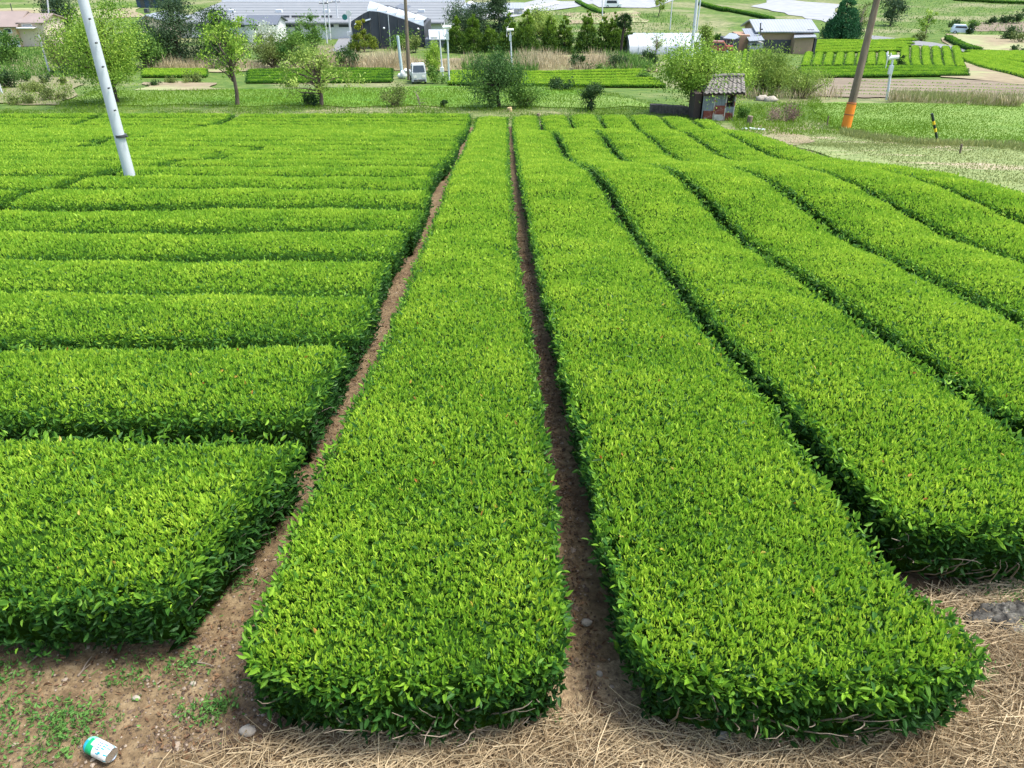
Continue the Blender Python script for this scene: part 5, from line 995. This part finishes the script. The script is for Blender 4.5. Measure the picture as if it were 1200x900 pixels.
# ------------------------------------------------------------------ vehicles
def vehicle(name, lab, u, v, wid, L, H, rot, paint, kind, cat):  # built facing -y then turned
    c = P(u, v); root = empty(name, c, lab, cat); z = c[2] + .06; ca, sa = math.cos(rot), math.sin(rot)
    TYRE = BLACK
    def loc(p): return np.array([c[0] + p[0]*ca - p[1]*sa, c[1] + p[0]*sa + p[1]*ca, z + p[2]])
    def hexl(b, x0, x1, y0, y1, z0, z1, tx=0, ty0=0, ty1=0):
        b.hexa([loc(q) for q in [(x0, y0, z0), (x1, y0, z0), (x1, y1, z0), (x0, y1, z0), (x0 + tx, y0 + ty0, z1), (x1 - tx, y0 + ty0, z1), (x1 - tx, y1 - ty1, z1), (x0 + tx, y1 - ty1, z1)]])
    w = wid/2; h = L/2       # front faces -y
    for sx in (-1, 1):
        for y in (-h*.62, h*.62):
            b = MB(); b.tube([loc((sx*(w - .16), y, .26)), loc((sx*(w + .01), y, .26))], [.27, .27], 16); wh = b.build('wheel', TYRE, root); b = MB(); b.tube([loc((sx*(w + .012), y, .26)), loc((sx*(w + .03), y, .26))], [.15, .15], 12); b.build('hub', GALV, wh)
    if kind == 'truck':
        b = MB(); hexl(b, -w, w, -h, -h + 1.15, .25, .95); hexl(b, -w, w, -h, -h + 1.2, .953, 1.0); b.build('cab', paint, root)
        b = MB(); hexl(b, -w, w, -h + .12, -h + 1.15, 1.0, 1.75, .08, .25, .04); cab = b.build('cab_top', paint, root)
        b = MB(); hexl(b, -w + .1, w - .1, -h + .09, -h + .2, 1.06, 1.62, .08, .2, -.2); b.build('windscreen', GLASS, cab)
        for sx in (-1, 1):
            b = MB(); hexl(b, sx*(w - .01) - .03, sx*(w - .01) + .03, -h + .4, -h + 1.05, 1.08, 1.55, 0, .1, 0); b.build('side_window', GLASS, cab)
            b = MB(); hexl(b, sx*(w - .25) - .14, sx*(w - .25) + .14, -h - .03, -h + .02, .6, .78); b.build('headlight', CERAM, root)
        b = MB(); hexl(b, -w + .1, w - .1, -h - .05, -h + .02, .28, .45); b.build('bumper', DARKM, root)
        b = MB(); hexl(b, -w, w, -h + 1.22, h, .55, .63); 
        for a in ((-w, -w + .05, -h + 1.22, h), (w - .05, w, -h + 1.22, h), (-w + .052, w - .052, h - .05, h), (-w + .052, w - .052, -h + 1.22, -h + 1.27)): hexl(b, *a, .633, .92)
        b.build('cargo_bed', paint, root)
        b = MB(); hexl(b, -w + .15, w - .15, -h + 1.2, h - .1, .3, .545); b.build('chassis', DARKM, root)
        b = MB(); 
        for sx in (-1, 1): b.tube([loc((sx*(w - .06), -h + 1.25, .9)), loc((sx*(w - .06), -h + 1.25, 1.6))], [.03, .03], 6)
        b.tube([loc((-w + .06, -h + 1.25, 1.6)), loc((w - .06, -h + 1.25, 1.6))], [.03, .03], 6); b.tube([loc((-w + .06, -h + 1.25, 1.3)), loc((w - .06, -h + 1.25, 1.3))], [.03, .03], 6); b.build('guard_frame', GALV, root)
    else:
        b = MB(); hexl(b, -w, w, -h, h, .25, .85, .03, .05, .03); b.build('body', paint, root)
        b = MB(); hexl(b, -w + .04, w - .04, -h + (.5 if kind == 'van' else .9), h - .1, .853, H, .12, .45, .2); top_ = b.build('cabin', paint, root)
        for sx in (-1, 1):
            b = MB(); hexl(b, sx*(w - .07) - .03, sx*(w - .07) + .03, -h + 1.1, h - .5, .95, H - .2, 0, .2, .1); b.build('side_window', GLASS, top_)
        b = MB(); hexl(b, -w + .15, w - .15, -h + (.6 if kind == 'van' else 1.0) - .02, -h + (.75 if kind == 'van' else 1.15), .92, H - .15, .08, .28, -.28); b.build('windscreen', GLASS, top_)
        for sx in (-1, 1): b = MB(); hexl(b, sx*(w - .25) - .13, sx*(w - .25) + .13, -h - .02, -h + .06, .55, .7); b.build('headlight', CERAM, root)
CARW = plain('car_white', (.72, .74, .75), .25, 0, .03); CARB = plain('car_light_blue', (.55, .65, .74), .25, 0, .04)
vehicle('small_truck', 'small white flatbed truck parked beside the brown wooden pole', 490, 97, 1.30, 3.0, 1.6, .22, plain('truck_white', (.5, .52, .53), .4, 0, .05), 'truck', 'truck')
vehicle('parked_van', 'white van parked on the pale yard beyond the conifers', 718, 9, 1.7, 4.2, 1.8, 1.5, CARW, 'van', 'van')
vehicle('parked_car', 'pale blue car parked among dark bushes on the far hillside', 1126, 40, 1.5, 3.5, 1.45, 1.2, CARB, 'car', 'car')
vehicle('parked_car', 'red and white car half hidden left of the storehouse', 843, 62, 1.5, 3.4, 1.4, 1.3, plain('car_red', (.30, .09, .07), .3), 'car', 'car')
# white bundle by the pale pole
c = P(473, 92); b = MB(); b.blob(c + [0, 0, .35], (.35, .3, .4), 0, .5, 10, 7, .2); b.blob(c + [.25, 0, .7], (.22, .2, .22), 0, .5, 8, 6, .2); b.blob(c + [-.4, 0, .25], (.2, .2, .25), 0, .5, 8, 6, .2)
tag(b.build('covered_machine', plain('white_cover', (.7, .7, .68), .7), origin=c), 'white cloth-covered farm machine at the foot of the pale blue-grey pole', 'machine')
# guard rail by the far road
a, e = P(560, 24), P(655, 6); root = empty('guard_rail', a, 'white guard rail along the far concrete road', 'guard rail')
b = MB(); nn = 14
for h_ in (.45, .75): b.tube([a*(1 - k) + e*k + [0, 0, h_] for k in np.linspace(0, 1, 6)], .08, 6)
b.build('rail', WHITE, root)
for k in np.linspace(0, 1, nn): b = MB(); q = a*(1-k) + e*k; b.tube([q, q + [0, 0, .9]], [.07, .07], 6); b.build('post', WHITE, root)
# low hedges edging the far slopes (dark lines)
for (pa, pb, h_, lab) in [((848, 12), (905, 25), .7, 'dark field-edge hedge slanting above the farmhouse roof'), ((676, 3), (706, 17), .6, 'short hedge line beside the brown field beyond the conifers'), ((1118, 1), (1205, 5), .6, 'clipped hedge line along the top right slope'), ((820, 6), (850, 14), .8, 'dark broken hedge line right of the steel mast'), ((1110, 47), (1145, 62), .7, 'green verge hedge beside the hillside lane')]:
    A, B = P(*pa), P(*pb); seg_hedge(A, B, .55, h_, lab, 'hedge lines on the far slopes', young=-.25, mult=1.2)
